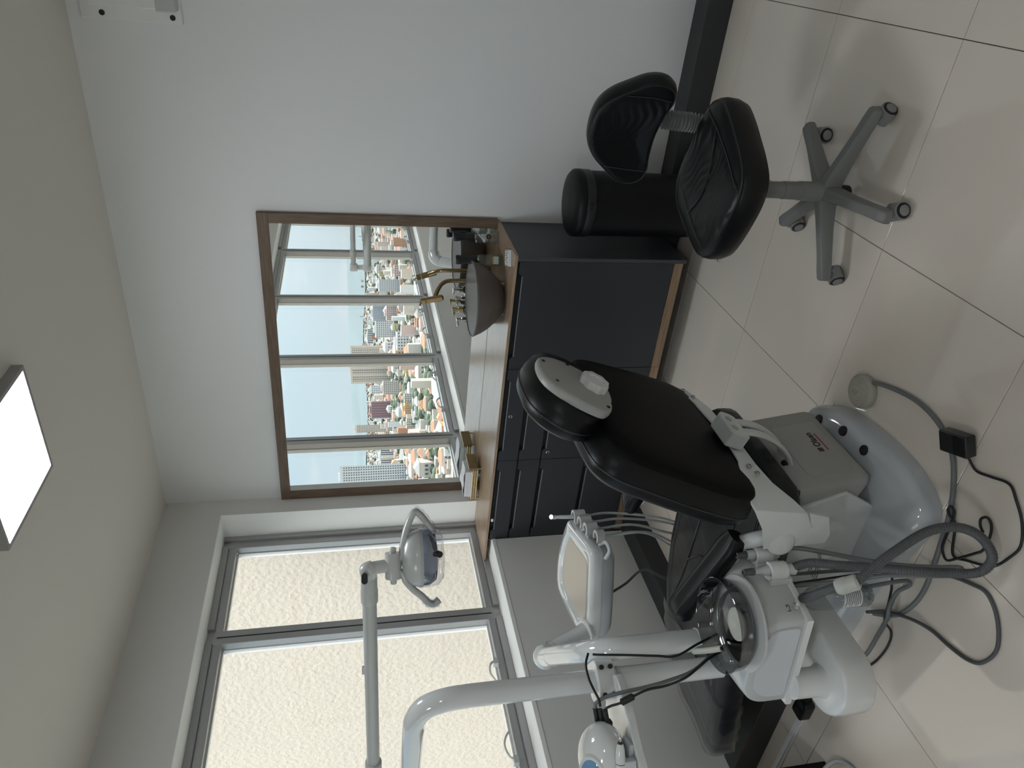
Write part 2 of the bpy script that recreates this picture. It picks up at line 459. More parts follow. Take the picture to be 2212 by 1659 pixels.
# skirting boxes: hollow charcoal ledges 13 cm deep
def skirting(name, lo, hi):
    o = MB().bb(lo, hi).build(name, 'baseboard_dark', smooth=0, bevel=0.0015); o['kind'] = 'structure'; return o
skirting('baseboard_back', (0.13, -0.131, 0.0), (RX, 0.0, 0.111))
skirting('baseboard_left', (0.0, -1.50, 0.0), (0.13, 0.0, 0.108))

# ------------------------------------------------------------------ ribbon window
mull = [-0.812, -1.948, -3.08, -4.21]
edges = [REV] + mull + [WEND]
for k in range(5):
    ya, yb = edges[k], edges[k + 1]           # ya > yb
    win = struct('window_%d' % (k + 1), (FX, (ya + yb) / 2, SILL))
    # far jamb / mullion on the ya side, and last jamb on the yb side
    if k == 0:
        m = MB().bb((FX - 0.04, ya - 0.03, SILL), (FX + 0.018, ya, HEAD)).bb((FX - 0.04, ya - 0.078, SILL), (FX, ya - 0.030, HEAD))
        m.build('jamb', 'aluminium', win, 0, 0.002)
        y_in_a = ya - 0.078
    else:
        m = MB().bb((FX - 0.045, ya - 0.040, SILL), (FX, ya + 0.040, HEAD))
        m.build('mullion', 'aluminium', win, 0, 0.002)
        MB().bb((FX - 0.012, ya - 0.004, SILL + 0.05), (FX + 0.0015, ya + 0.002, HEAD - 0.05)).build('gasket_line', 'gasket', win, 0)
        y_in_a = ya - 0.040
    y_in_b = yb + 0.040
    if k == 4:
        MB().bb((FX - 0.045, yb, SILL), (FX, yb + 0.05, HEAD)).build('jamb', 'aluminium', win, 0, 0.002)
        y_in_b = yb + 0.05
    MB().bb((FX - 0.045, y_in_b, HEAD - 0.035), (FX + 0.018, y_in_a, HEAD - 0.003)).bb((FX - 0.045, y_in_b, HEAD - 0.075), (FX, y_in_a, HEAD - 0.035)).build('head_rail', 'aluminium', win, 0, 0.002)
    MB().bb((FX - 0.045, y_in_b, SILL), (FX + 0.018, y_in_a, SILL + 0.034)).bb((FX - 0.045, y_in_b, SILL + 0.034), (FX, y_in_a, SILL + 0.072)).build('bottom_rail', 'aluminium', win, 0, 0.002)
    # outer sash bars that catch the daylight
    s = MB()
    s.bb((FX - 0.075, y_in_a - 0.004, SILL + 0.072), (FX - 0.045, y_in_a + 0.02, HEAD - 0.075))
    s.bb((FX - 0.075, y_in_b - 0.02, SILL + 0.072), (FX - 0.045, y_in_b + 0.004, HEAD - 0.075))
    s.bb((FX - 0.075, y_in_b, SILL + 0.056), (FX - 0.045, y_in_a, SILL + 0.080))
    s.bb((FX - 0.075, y_in_b, HEAD - 0.083), (FX - 0.045, y_in_a, HEAD - 0.06))
    s.build('sash', 'white_plastic', win, 0, 0.0015)
    MB().bb((FX - 0.064, y_in_b, SILL + 0.07), (FX - 0.058, y_in_a, HEAD - 0.07)).build('pane', 'window_glass', win, 0)
    # curved lever handles on the bottom rail
    for q in ((0.26, 0.74) if k else (0.5,)):
        if k == 0: continue
        yh = y_in_a + (y_in_b - y_in_a) * q
        s = 1 if q < 0.5 else -1
        lv = MB().box((FX + 0.012, yh, SILL + 0.085), (0.03, 0.035, 0.022))
        pts = [(FX + 0.02, yh, SILL + 0.09), (FX + 0.028, yh - s * 0.02, SILL + 0.115), (FX + 0.032, yh - s * 0.07, SILL + 0.125), (FX + 0.03, yh - s * 0.115, SILL + 0.105), (FX + 0.026, yh - s * 0.128, SILL + 0.09)]
        lv.tube(smooth_path(pts, 5), 0.0075, 8, flat=(1.0, 0.6))
        lv.build('lever_handle', 'hose_light', win, 50)

# exterior fin of the building, roughcast
fin = MB().bb((-9.0, 0.24, -14.0), (-0.20, 0.55, 9.0)).build('wall_exterior', 'stucco', smooth=0); fin['kind'] = 'structure'

# ================================================================== MIRROR, WORKTOP, CABINETS
WT = 0.912
t = thing('wall_mirror', (0.854, 0, WT), 'large rectangular mirror in a flat brown wood frame above the worktop', 'mirror')
MB().bb((0.047, -0.012, WT + 0.001), (1.657, -0.004, 1.979)).build('glass', 'mirror_silver', t, 0)
MB().bb((0.003, -0.024, 1.979), (1.703, 0.0, 2.030)).build('frame_rail', 'oak_fx', t, 0, 0.0012)
MB().bb((0.003, -0.024, WT + 0.0005), (0.048, 0.0, 1.979)).build('frame_stile', 'oak_z', t, 0, 0.0012)
MB().bb((1.655, -0.024, WT + 0.0005), (1.703, 0.0, 1.979)).build('frame_stile', 'oak_z', t, 0, 0.0012)
MB().bb((0.0, -0.003, WT + 0.0005), (1.70, 0.0, 2.02)).build('backing', 'recess_black', t, 0)

YF = -0.453
wt = MB()
wt.prism([(0.0, 0.0), (1.692, 0.0), (1.692, YF - 0.002), (-0.155, YF - 0.002), (-0.155, REV - 0.004), (0.0, REV - 0.004)], (0, 0, 0), I3, WT - 0.0135, WT)
wt = wt.build('worktop', 'oak_top', smooth=0, bevel=0.0008, loc=(0, 0, 0))
tag(wt, 'light brown wood worktop running under the mirror into the window recess', 'worktop')

ROWS = [(0.786, 0.888), (0.664, 0.779), (0.418, 0.657), (0.158, 0.411)]
def front(x0, x1, z0, z1, e, m='charcoal_laminate'):
    """panel whose top edge is cut down between two slanted steps to make a finger pull"""
    d = 0.016
    out = [(x0, z0), (x1, z0), (x1, z1), (x1 - e, z1), (x1 - e - 0.014, z1 - d), (x0 + e + 0.014, z1 - d), (x0 + e, z1), (x0, z1)]
    B = basis((1, 0, 0), (0, 0, 1))            # z axis = -y
    return MB().prism(out, (0, YF, 0), B, -0.018, 0.0)
def pull_edge_glint(x0, x1, z1, e):  # pale strip laid on the cut edge as its painted glint
    m = MB(); d = 0.016
    m.bb((x0 + e + 0.014, YF - 0.0022, z1 - d - 0.0028), (x1 - e - 0.014, YF + 0.008, z1 - d + 0.0008))
    return m
units = [('drawer', 0.006, 0.5525, 'dark charcoal drawer cabinet beside the window, four drawers'),
         ('drawer', 0.5555, 1.1085, 'dark charcoal drawer cabinet in the middle, with two round locks'),
         ('door', 1.1115, 1.664, 'dark charcoal cabinet with one wide door under the basin')]
for k, (kind, x0, x1, lab) in enumerate(units):
    u = thing('base_cabinet', ((x0 + x1) / 2, YF / 2, 0.0), lab, 'cabinet')
    xl = x0 - (0.006 if k == 0 else 0.0015); xr = x1 + (0.018 if k == 2 else 0.0015)
    c = MB()
    c.bb((xl, YF + 0.022, 0.105), (xr, -0.003, 0.155)).bb((xl, YF + 0.022, 0.155), (xr, -0.003, WT - 0.0138))
    c = MB().bb((xl, YF + 0.022, 0.1115), (xr, -0.003, WT - 0.014))
    c.build('carcass', 'recess_black', u, 0)
    if k == 2:
        MB().bb((1.6655, YF - 0.001, 0.098), (1.6835, -0.003, WT - 0.0138)).build('end_panel', 'charcoal_edge', u, 0, 0.0006)
    if k == 0:
        MB().bb((-0.0005, YF - 0.001, 0.1115), (0.0045, YF + 0.022, WT - 0.0138)).build('end_panel', 'charcoal_laminate', u, 0)
    MB().bb((x0 - 0.001 + (0.01 if k == 0 else 0), YF + 0.0005, 0.1115), (x1 + 0.001, YF + 0.019, 0.1545)).build('plinth_strip', 'oak_x', u, 0, 0.0006)
    if kind == 'drawer':
        for r, (z0, z1) in enumerate(ROWS):
            d = front(x0, x1, z0, z1, 0.055).build('drawer_front', 'charcoal_laminate', u, 0, 0.0007)
            pull_edge_glint(x0, x1, z1, 0.055).build('pull_edge_glint', 'pull_glint', d, 0, 0.0008)
            if k == 1 and r in (0, 2):
                lx, lz = (0.835, 0.851) if r == 0 else (0.600, 0.628)
                lk = MB().lathe([(0.0095, 0), (0.0095, 0.0025), (0.0075, 0.004), (0.0055, 0.0035)], (lx, YF, lz), (0, -1, 0), 20).build('lock_ring', 'chrome', d, 40)
                MB().lathe([(0.0055, 0), (0.0055, 0.0036)], (lx, YF, lz), (0, -1, 0), 16).build('keyhole', 'recess_black', d, 40)
    else:
        d = front(x0, x1, 0.158, 0.888, 0.055).build('door', 'charcoal_laminate', u, 0, 0.0007)
        pull_edge_glint(x0, x1, 0.888, 0.055).build('pull_edge_glint', 'pull_glint', d, 0, 0.0008)

# ceiling panel light
def panel_light(x0, y0, label):
    x1, y1, zb = x0 + 0.398, y0 + 0.398, 2.615
    cl = thing('ceiling_panel_light', ((x0 + x1) / 2, (y0 + y1) / 2, zb), label, 'ceiling light')
    c = MB()
    for lo, hi in (((x0, y0, zb), (x1, y0 + 0.014, CEIL)), ((x0, y1 - 0.014, zb), (x1, y1, CEIL)), ((x0, y0 + 0.014, zb), (x0 + 0.014, y1 - 0.014, CEIL)), ((x1 - 0.014, y0 + 0.014, zb), (x1, y1 - 0.014, CEIL))):
        c.bb(lo, hi)
    c.build('housing', 'lamp_box', cl, 0, 0.0008)
    MB().bb((x0 + 0.014, y0 + 0.014, zb + 0.002), (x1 - 0.014, y1 - 0.014, zb + 0.010)).build('diffuser', 'lamp_panel', cl, 0)
panel_light(1.208, -1.584, 'square panel light glowing white on the ceiling in front of the mirror')
panel_light(1.208, -4.184, 'added unseen panel light on the ceiling at the rear, brightening the room')  # unseen lamp added to raise the room's brightness
panel_light(3.108, -4.184, 'added unseen panel light in the rear corner away from the windows, brightening the room')  # second unseen lamp, added for more fill light
# ================================================================== THE CITY OUTSIDE (seen in the mirror)
GZ = -99.0
mat('city_ground', (0.22, 0.23, 0.21), 0.9, vary=0.35, vscale=0.02)
mat('far_field', (0.13, 0.175, 0.185), 0.9, vary=0.18, vscale=0.0015)
mat('foliage', (0.10, 0.13, 0.085), 0.9, vary=0.4, vscale=0.05)
mat('roof_tile', (0.50, 0.26, 0.16), 0.85)
mat('roof_grey', (0.50, 0.49, 0.47), 0.85)
mat('facade_glass', (0.10, 0.11, 0.13), 0.25)
CITYC = {'cream': (0.78, 0.68, 0.57), 'white': (0.80, 0.80, 0.79), 'maroon': (0.42, 0.25, 0.27), 'sand': (0.72, 0.66, 0.58),
         'orange': (0.78, 0.48, 0.24), 'pink': (0.70, 0.55, 0.50), 'bluegrey': (0.52, 0.57, 0.63), 'yellow': (0.78, 0.66, 0.36)}
for k, c in CITYC.items():
    mat('city_' + k, c, 0.85)
g = MB().bb((-9000, -12000, GZ - 5), (600, 2500, GZ)).build('ground', 'city_ground', smooth=0, loc=(0, 0, GZ)); g['kind'] = 'structure'
# long low plateau along the horizon
hl = MB()
pts = []
for i in range(41):
    a = math.radians(-140 + i * 1.1)
    pts.append((a, 7600 + 500 * math.sin(i * 0.7), 2 + 9 * math.sin(i * 0.35) + 4 * math.sin(i * 1.3)))
ring0 = [(math.cos(a) * (d - 2600), math.sin(a) * (d - 2900), GZ + 6) for a, d, h in pts]
ring1 = [(math.cos(a) * (d - 900), math.sin(a) * (d - 600), h - 32) for a, d, h in pts]
ring2 = [(math.cos(a) * d, math.sin(a) * d, h) for a, d, h in pts]
ring3 = [(math.cos(a) * (d + 900), math.sin(a) * (d + 900), GZ) for a, d, h in pts]
hl.rings([ring0, ring1, ring2, ring3], False, False, closed=False)
hl = hl.build('hills', 'far_field', smooth=60); hl['kind'] = 'structure'

def tower(name, x, y, w, d, h, yaw, col, label, cols, rows, strip=False, crown=True, fin_cols=0, wr=(0.5, 0.5)):
    """block with a facade of punched windows on its two faces towards the clinic"""
    t = thing(name, (x, y, GZ), label, 'building', 'towers of the distant city')
    B = Matrix.Rotation(math.radians(yaw), 3, 'Z')
    o = V(x, y, GZ)
    MB().box(o + Vector((0, 0, h / 2)), (w, d, h), B).build('body', 'city_' + col, t, 0)
    wn = MB()
    for face in (0, 1):
        ww = w if face == 0 else d; n = cols if face == 0 else max(2, int(cols * d / w))
        for c in range(n):
            u = (c + 0.5) / n * ww - ww / 2
            if strip:
                cells = [(h * 0.04, h * 0.93)]
            else:
                cells = [((r + 0.25) * h * 0.96 / rows, wr[1] * h * 0.96 / rows) for r in range(rows)]
            for z0, hh in cells:
                sz = ww / n * wr[0]
                if face == 0:
                    wn.box(o + B @ Vector((u, d / 2, 0)) + Vector((0, 0, z0 + hh / 2)), (sz, 0.5, hh), B)
                else:
                    wn.box(o + B @ Vector((w / 2, u, 0)) + Vector((0, 0, z0 + hh / 2)), (0.5, sz, hh), B)
    q = wn.build('window', 'facade_glass', t, 0); q['kind'] = 'stuff'
    if fin_cols:
        fb = MB()
        for c in range(fin_cols + 1):
            u = c / fin_cols * w - w / 2
            fb.box(o + B @ Vector((u, d / 2 + 0.8, 0)) + Vector((0, 0, h * 0.5)), (w / fin_cols * 0.3, 2.0, h * 1.0), B)
        fb.build('facade_rib', 'city_' + col, t, 0)
    if crown:
        MB().box(o + Vector((0, 0, h + 2.0)), (w * 0.45, d * 0.6, 4.0), B).build('roof_block', 'city_' + col, t, 0)
    return t
K = 2.2
TW = [  # x, y, w, d, h, yaw, colour, label, columns, rows, strip, ribs
    (-428, -722, 40, 26, 45, -29, 'cream', 'broad cream tower just below the horizon, seen in the mirror', 16, 22, False, 5),
    (-463, -681, 17, 16, 24, -34, 'maroon', 'dark maroon tower with pale stripes, seen in the mirror', 6, 16, False, 3),
    (-368, -575, 7.5, 9, 28, -34, 'white', 'narrow white tower beside the broad cream one in the mirror', 4, 16, False, 0),
    (-362, -568, 12, 10, 17, -30, 'sand', 'sand coloured block with rows of balconies in the mirror', 7, 9, False, 0),
    (-407, -498, 17, 12, 56, -39, 'white', 'tall white tower rising above the horizon at the mirror edge', 8, 26, False, 4),
    (-520, -725, 9, 12, 41, -36, 'cream', 'slim beige tower half hidden by a mullion in the mirror', 5, 20, False, 0),
    (-509, -655, 20, 10, 15, -38, 'white', 'low white block with tall window strips in the mirror', 9, 6, True, 0),
    (-414, -823, 20, 14, 17, -26, 'bluegrey', 'blue grey slab with many small windows in the mirror', 10, 9, False, 0),
    (-338, -637, 16, 12, 21, -28, 'white', 'white slab with five rows of dark windows in the mirror', 9, 10, False, 0),
    (-280, -612, 11, 9, 19, -24, 'white', 'white block with a dense window grid near the mirror right', 9, 11, False, 0),
    (-268, -486, 14, 10, 11, -29, 'white', 'white corner block in front of trees in the mirror', 6, 5, False, 0),
    (-645, -1188, 26, 14, 14, -28, 'white', 'far white hospital-like block near the plateau in the mirror', 8, 3, True, 0),
    (-325, -647, 15, 9, 10, -26, 'pink', 'pinkish low block behind the white slab in the mirror', 8, 5, False, 0),
    (-312, -460, 9, 7, 6, -34, 'orange', 'orange house block with dark windows in the mirror', 5, 4, False, 0),
    (-299, -455, 6, 6, 7, -33, 'sand', 'small sand coloured block by the orange one in the mirror', 4, 4, False, 0),
    (-259, -648, 17, 9, 6, -21, 'sand', 'long low sand coloured block at the mirror right', 9, 3, False, 0),
    (-314, -443, 7, 7, 6, -35, 'sand', 'small grey-beige flats with paired windows in the mirror', 4, 4, False, 0),
    (-235, -542, 9, 7, 10, -23, 'pink', 'pink block half covered by the tap in the mirror', 5, 6, False, 0),
    (-285, -470, 8, 6, 5, -31, 'yellow', 'yellow low block above the orange one in the mirror', 4, 3, False, 0),
    (-345, -470, 6, 8, 9, -36, 'white', 'white flats beside the round park in the mirror', 4, 5, False, 0),
    (-455, -640, 13, 8, 9, -35, 'pink', 'pink apartment block below the maroon tower in the mirror', 6, 5, False, 0),
    (-400, -760, 12, 9, 8, -28, 'sand', 'sand coloured low slab left of the blue grey slab in the mirror', 6, 4, False, 0),
]
for (x, y, w, d, h, yaw, col, lab, nc, nr, st, ribs) in TW:
    tower('tower_block', x * K, y * K, w * K, d * K, h * K, yaw, col, lab, nc, nr, st, True, ribs)
# low houses, alike at this distance
hm = {}
def house_mesh(col, roof, k):
    key = (col, roof, k)
    if key not in hm:
        m = MB(); w, d, h = (11, 9, 6) if k == 0 else (16, 11, 9)
        m.bb((-w / 2, -d / 2, 0), (w / 2, d / 2, h))
        nb = len(m.f)
        m.add([(-w / 2 - .6, -d / 2 - .6, h), (w / 2 + .6, -d / 2 - .6, h), (w / 2 + .6, d / 2 + .6, h), (-w / 2 - .6, d / 2 + .6, h), (-w / 4, 0, h + 2.6), (w / 4, 0, h + 2.6)],
              [(0, 1, 5, 4), (1, 2, 5), (2, 3, 4, 5), (3, 0, 4), (3, 2, 1, 0)])
        nr = len(m.f)
        for c in range(3):
            for zz in range(1 + k):
                m.box(((c - 1) * w / 3.4, d / 2, 2 + zz * 3.2), (1.6, 0.5, 1.7)); m.box((w / 2, (c - 1) * d / 3.4, 2 + zz * 3.2), (0.5, 1.6, 1.7))
        me = bpy.data.meshes.new('house'); me.from_pydata([tuple(v) for v in m.v], [], m.f)
        for mm in ('city_' + col, roof, 'facade_glass'): me.materials.append(MATS[mm])
        for i, p in enumerate(me.polygons): p.material_index = 0 if i < nb else (1 if i < nr else 2)
        hm[key] = me
    return hm[key]
rr = random.Random(11)
n = 0
while n < 285:
    a = math.radians(rr.uniform(-134, -106)); dist = 560 * (1.0 + 3.2 * rr.random() ** 1.3)
    x = math.cos(a) * dist; y = math.sin(a) * dist
    if any(abs(x - tx[0] * K) < 26 and abs(y - tx[1] * K) < 30 for tx in TW): continue
    col = rr.choice(['cream', 'white', 'sand', 'white', 'pink', 'orange', 'yellow', 'cream']); roof = rr.choice(['roof_tile', 'roof_tile', 'roof_grey', 'roof_grey'])
    o = bpy.data.objects.new('house', house_mesh(col, roof, rr.choice([0, 1]))); COL.objects.link(o)
    o.location = (x, y, GZ); o.rotation_euler.z = rr.uniform(-0.7, -0.4) + rr.choice([0, math.pi / 2])
    s = rr.uniform(0.9, 1.7); o.scale = (s, s, s * rr.uniform(0.9, 1.5))
    tag(o, 'one of the low houses of the distant city, seen in the mirror', 'house', 'low houses of the distant city')
    n += 1
fc = {c: MB() for c in ('white', 'cream', 'sand', 'pink', 'roof_tile')}
for i in range(2600):
    a = math.radians(rr.uniform(-136, -104)); dist = 700 + 4300 * rr.random() ** 1.2
    x = math.cos(a) * dist; y = math.sin(a) * dist
    if any(abs(x - tx[0] * K) < 24 and abs(y - tx[1] * K) < 26 for tx in TW): continue
    B = Matrix.Rotation(rr.uniform(-0.8, -0.2), 3, 'Z'); hh = rr.uniform(4, 9) if rr.random() < 0.93 else rr.uniform(14, 34)
    fc[rr.choice(list(fc))].box((x, y, GZ + hh / 2), (rr.uniform(7, 15), rr.uniform(7, 13), hh), B)
for c, mb in fc.items():
    o = mb.build('far_roofscape', c if c == 'roof_tile' else 'city_' + c, smooth=0)
    tag(o, {'white': 'white', 'cream': 'cream', 'sand': 'sand coloured', 'pink': 'pinkish', 'roof_tile': 'red-roofed'}[c] + ' specks of far roofs towards the horizon in the mirror', 'roofs', kind='stuff')
tr = MB()
for i in range(1500):
    a = math.radians(rr.uniform(-135, -105))
    dist = 520 * (1 + 8.5 * rr.random() ** 1.2)
    if i % 3 == 0:
        c = rr.choice([(-214, -360, 42), (-262, -420, 30), (-330, -500, 22), (-420, -660, 40), (-245, -330, 40), (-395, -600, 24)])
        x = c[0] * K + rr.gauss(0, c[2]); y = c[1] * K + rr.gauss(0, c[2])
    else:
        x = math.cos(a) * dist; y = math.sin(a) * dist
    r = rr.uniform(3.0, 7.0)
    tr.sphere((x, y, GZ + r * 0.7), r, 7, 5, (rr.uniform(0.8, 1.6), rr.uniform(0.8, 1.6), 0.9))
tr = tr.build('tree_canopy', 'foliage', smooth=70); tag(tr, 'green tree crowns between the buildings of the distant city', 'trees', kind='stuff')

# ================================================================== THINGS ON THE WORKTOP
# vessel basin
b = thing('vessel_basin', (1.40, -0.28, WT), 'round taupe vessel basin standing on the worktop before the mirror', 'basin')
o = (1.40, -0.28, WT)
MB().lathe([(0.0, 0.0005), (0.062, 0.0005), (0.070, 0.004), (0.088, 0.016), (0.118, 0.045), (0.146, 0.080), (0.165, 0.112), (0.177, 0.140), (0.180, 0.148), (0.1785, 0.1515), (0.1735, 0.1515), (0.1725, 0.148)], o, n=56).build('bowl', 'taupe_ceramic', b, 60)
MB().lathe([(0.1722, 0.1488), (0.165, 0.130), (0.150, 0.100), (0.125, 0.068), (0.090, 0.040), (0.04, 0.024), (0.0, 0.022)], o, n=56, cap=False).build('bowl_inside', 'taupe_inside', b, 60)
# tap
tp = thing('basin_tap', (1.40, -0.075, WT), 'brushed gold tap with a bent spout behind the basin', 'tap')
x, y = 1.40, -0.075
MB().lathe([(0.024, 0.0005), (0.024, 0.006), (0.013, 0.012)], (x, y, WT)).build('base_flange', 'brass', tp, 40)
MB().tube(smooth_path([(x, y, WT + 0.006), (x, y, WT + 0.12), (x, y, WT + 0.225), (x - 0.008, y - 0.012, WT + 0.262), (x - 0.026, y - 0.035, WT + 0.285), (x - 0.052, y - 0.072, WT + 0.305)], 6), 0.0105, 14).build('neck', 'brass', tp, 60)
hd = V(x - 0.060, y - 0.084, WT + 0.312); ax = V(0.24, -0.10, -0.92)
tb = MB().cyl(hd - ax.normalized() * 0.036, hd + ax.normalized() * 0.044, 0.0155, n=24).build('tap_body', 'brass', tp, 40, 0.001)
MB().cyl(hd - ax.normalized() * 0.062, hd - ax.normalized() * 0.0385, 0.0155, n=24).build('handle_cap', 'brass', tp, 40, 0.001)
MB().tube([hd - ax.normalized() * 0.056, hd - ax.normalized() * 0.066 + V(-0.016, -0.012, 0.006)], 0.004, 8).build('lever', 'brass', tp, 40)
MB().cyl(hd + ax.normalized() * 0.044, hd + ax.normalized() * 0.047, 0.010).build('outlet', 'recess_black', tp, 40)

# spray bottles
def spray_bottle(x, y, rot, label, sticker):
    t = thing('spray_bottle', (x, y, WT), label, 'bottle', 'black topped bottles on the worktop')
    B = Matrix.Rotation(rot, 3, 'Z'); o = V(x, y, WT)
    MB().prism(rrect(0.052, 0.040, 0.007), o, B, 0.0006, 0.112).build('glass_body', 'clear_glass', t, 50, 0.002)
    MB().prism(rrect(0.046, 0.034, 0.006), o, B, 0.006, 0.045).build('liquid', 'clear_plastic', t, 50)
    MB().cyl(o + Vector((0, 0, 0.112)), o + Vector((0, 0, 0.122)), 0.014).build('collar', 'steel', t, 40)
    prof = [(0.020, 0.120), (0.0215, 0.135), (0.0185, 0.160), (0.0185, 0.178), (0.022, 0.205), (0.0225, 0.216), (0.020, 0.222), (0.0, 0.2225)]
    MB().lathe(prof, o, n=28).build('cap', 'black_plastic', t, 45)
    f = o + B @ Vector((0, -0.0203, 0))
    FB = B @ basis((1, 0, 0), (0, 0, 1))
    if sticker == 'round':
        MB().prism(circ(0.0150, 28), f + Vector((0, 0, 0.052)), FB, -0.0003, 0.0004).build('sticker_rim', 'gold', t, 40)
        MB().prism(circ(0.0128, 28), f + Vector((0, 0, 0.052)), FB, 0.0, 0.0008).build('sticker', 'ink', t, 40)
        for i in range(3):
            MB().box(f + B @ Vector((0, -0.0009, 0.052 + (i - 1) * 0.0035)), (0.014, 0.0003, 0.0009), B).build('sticker_line', 'gold', t, 0)
    else:
        MB().prism(rrect(0.036, 0.030, 0.002), f + Vector((0, 0, 0.030)), FB, -0.0003, 0.0004).build('label', 'paper', t, 0)
        MB().prism(rrect(0.036, 0.008, 0.001), f + Vector((0, 0, 0.015)), FB, 0.0, 0.0008).build('label_band', 'green', t, 0)
        MB().prism(rrect(0.036, 0.008, 0.001), f + Vector((0, 0, 0.046)), FB, 0.0, 0.0008).build('label_band', 'yellow', t, 0)
spray_bottle(1.558, -0.185, 0.35, 'clear bottle with black top and green-edged label nearest the basin', 'square')
spray_bottle(1.628, -0.072, 0.5, 'clear bottle with black top and round black sticker beside the mirror frame', 'round')
# little white tile-like coaster
ct = thing('square_coaster', (1.645, -0.355, WT), 'small square white coaster with print at the worktop corner', 'coaster')
B = Matrix.Rotation(0.35, 3, 'Z')
MB().prism(rrect(0.074, 0.074, 0.004), (1.640, -0.352, WT), B, 0.0006, 0.016).build('slab', 'white_gloss', ct, 40, 0.001)
MB().prism(rrect(0.060, 0.060, 0.002), (1.640, -0.352, WT), B, 0.0155, 0.0163).build('print', 'label_grey', ct, 0)
for i in range(5):
    MB().box(V(1.640, -0.352, WT + 0.0166) + B @ Vector(((i - 2) * 0.010, (i % 2 - 0.5) * 0.018, 0)), (0.006, 0.016 + 0.004 * (i % 3), 0.0006), B).build('print_stroke', 'green' if i % 2 else 'ink_grey', ct, 0)
# bottles added behind the basin in place of metal tubes reflected in the mirror
def standin_bottle(x, y, h, label, m, tint):
    t = thing('standin_bottle', (x, y, WT), label, 'bottle', 'added stand-in bottles behind the basin')
    o = V(x, y, WT)
    MB().lathe([(0.0, 0.0006), (0.021, 0.0006), (0.0225, 0.003), (0.0225, h * 0.62), (0.018, h * 0.70), (0.010, h * 0.74)], o, n=22).build('body', tint, t, 50)
    MB().lathe([(0.0125, h * 0.73), (0.0125, h * 0.84), (0.007, h * 0.86), (0.007, h * 0.94), (0.010, h * 0.945), (0.010, h), (0.0, h)], o, n=20).build('pump_collar', m, t, 40)
    MB().box(o + Vector((-0.016, -0.012, h * 0.965)), (0.030, 0.012, 0.008), Matrix.Rotation(0.6, 3, 'Z')).build('nozzle', m, t, 30, 0.001)
standin_bottle(1.300, -0.062, 0.190, 'added dark bottle with silver head right behind the basin rim, standing in for mirrored metal tubes', 'chrome', 'black_plastic')
standin_bottle(1.238, -0.060, 0.205, 'added dark bottle with gold-silver head, middle of those standing in for mirrored metal tubes', 'gold', 'black_plastic')
standin_bottle(1.180, -0.064, 0.180, 'added dark bottle with silver head at the window end, standing in for mirrored metal tubes', 'chrome', 'black_plastic')

# napkin tray
nt = thing('napkin_tray', (0.185, -0.125, WT), 'gold perforated metal tray of white paper napkins beside the mirror frame', 'tray')
cx, cy, w, d, z0 = 0.185, -0.125, 0.225, 0.130, WT + 0.018
MB().bb((cx - w / 2, cy - d / 2, z0), (cx + w / 2, cy + d / 2, z0 + 0.004)).build('tray_base', 'antique_brass', nt, 0, 0.001)
def lattice(p0, p1, za, zb):
    p0 = V(p0); p1 = V(p1); n = int((p1 - p0).length / 0.0075); m = MB()
    for i in range(n + 1):
        q = p0 + (p1 - p0) * (i / n)
        m.tube([q + Vector((0, 0, za)), q + Vector((0, 0, zb))], 0.0016, 5)
    for zz in (za, (za + zb) / 2, zb):
        m.tube([p0 + Vector((0, 0, zz)), p1 + Vector((0, 0, zz))], 0.0024 if zz != (za + zb) / 2 else 0.0016, 6)
    return m
zz0, zz1 = 0.004, 0.030
for a, bb_ in (((cx - w / 2, cy - d / 2, z0), (cx + w / 2, cy - d / 2, z0)), ((cx - w / 2, cy + d / 2, z0), (cx + w / 2, cy + d / 2, z0)),
               ((cx - w / 2, cy - d / 2, z0), (cx - w / 2, cy + d / 2, z0)), ((cx + w / 2, cy - d / 2, z0), (cx + w / 2, cy + d / 2, z0))):
    lattice(a, bb_, zz0, zz1).build('pierced_side', 'gold', nt, 50)
for sx in (-1, 1):
    for sy in (-1, 1):
        MB().tube([(cx + sx * (w / 2 - 0.006), cy + sy * (d / 2 - 0.006), WT + 0.0006), (cx + sx * (w / 2 - 0.006), cy + sy * (d / 2 - 0.006), z0 + 0.001)], 0.0042, 8).build('foot', 'gold', nt, 50)
MB().bb((cx + w / 2 - 0.012, cy - d / 2 - 0.002, z0 + 0.003), (cx + w / 2 + 0.004, cy + d / 2 + 0.002, z0 + 0.055)).build('end_plate', 'antique_brass', nt, 0, 0.001)
npk = thing('napkin_stack', (cx - 0.008, cy, z0 + 0.004), 'stack of folded white paper napkins lying in the gold tray', 'napkins')
m = MB(); rn = random.Random(3)
for i in range(15):
    z = z0 + 0.0045 + i * 0.0044; j = rn.uniform(-0.003, 0.003)
    m.prism(rrect(0.190 - 0.0006 * i, 0.112 + j, 0.004), (cx - 0.010 + j, cy + j, 0), I3, z, z + 0.0035)
m.build('napkin', 'paper', npk, 0)
rg = [[(cx - 0.105 + u * 0.188, cy - 0.056 + v * 0.110, z0 + 0.071 + 0.010 * math.sin(u * 3.1) + 0.004 * math.sin(u * 9 + v * 5)) for v in (0, .25, .5, .75, 1)] for u in [i / 12 for i in range(13)]]
m = MB(); m.rings(rg, False, False, closed=False)
m.build('top_napkin', 'paper', npk, 60)
# crumpled white wad on the drawer pull beside the window
wd = MB(); wd.sphere((0.150, YF - 0.007, 0.8865), 0.0085, 10, 7, (1.25, 0.8, 0.9))
tag(wd.build('paper_wad', 'paper', smooth=25, loc=(0.150, YF - 0.007, 0.878)), 'tiny crumpled white wad stuck in the top drawer pull near the window', 'wad')

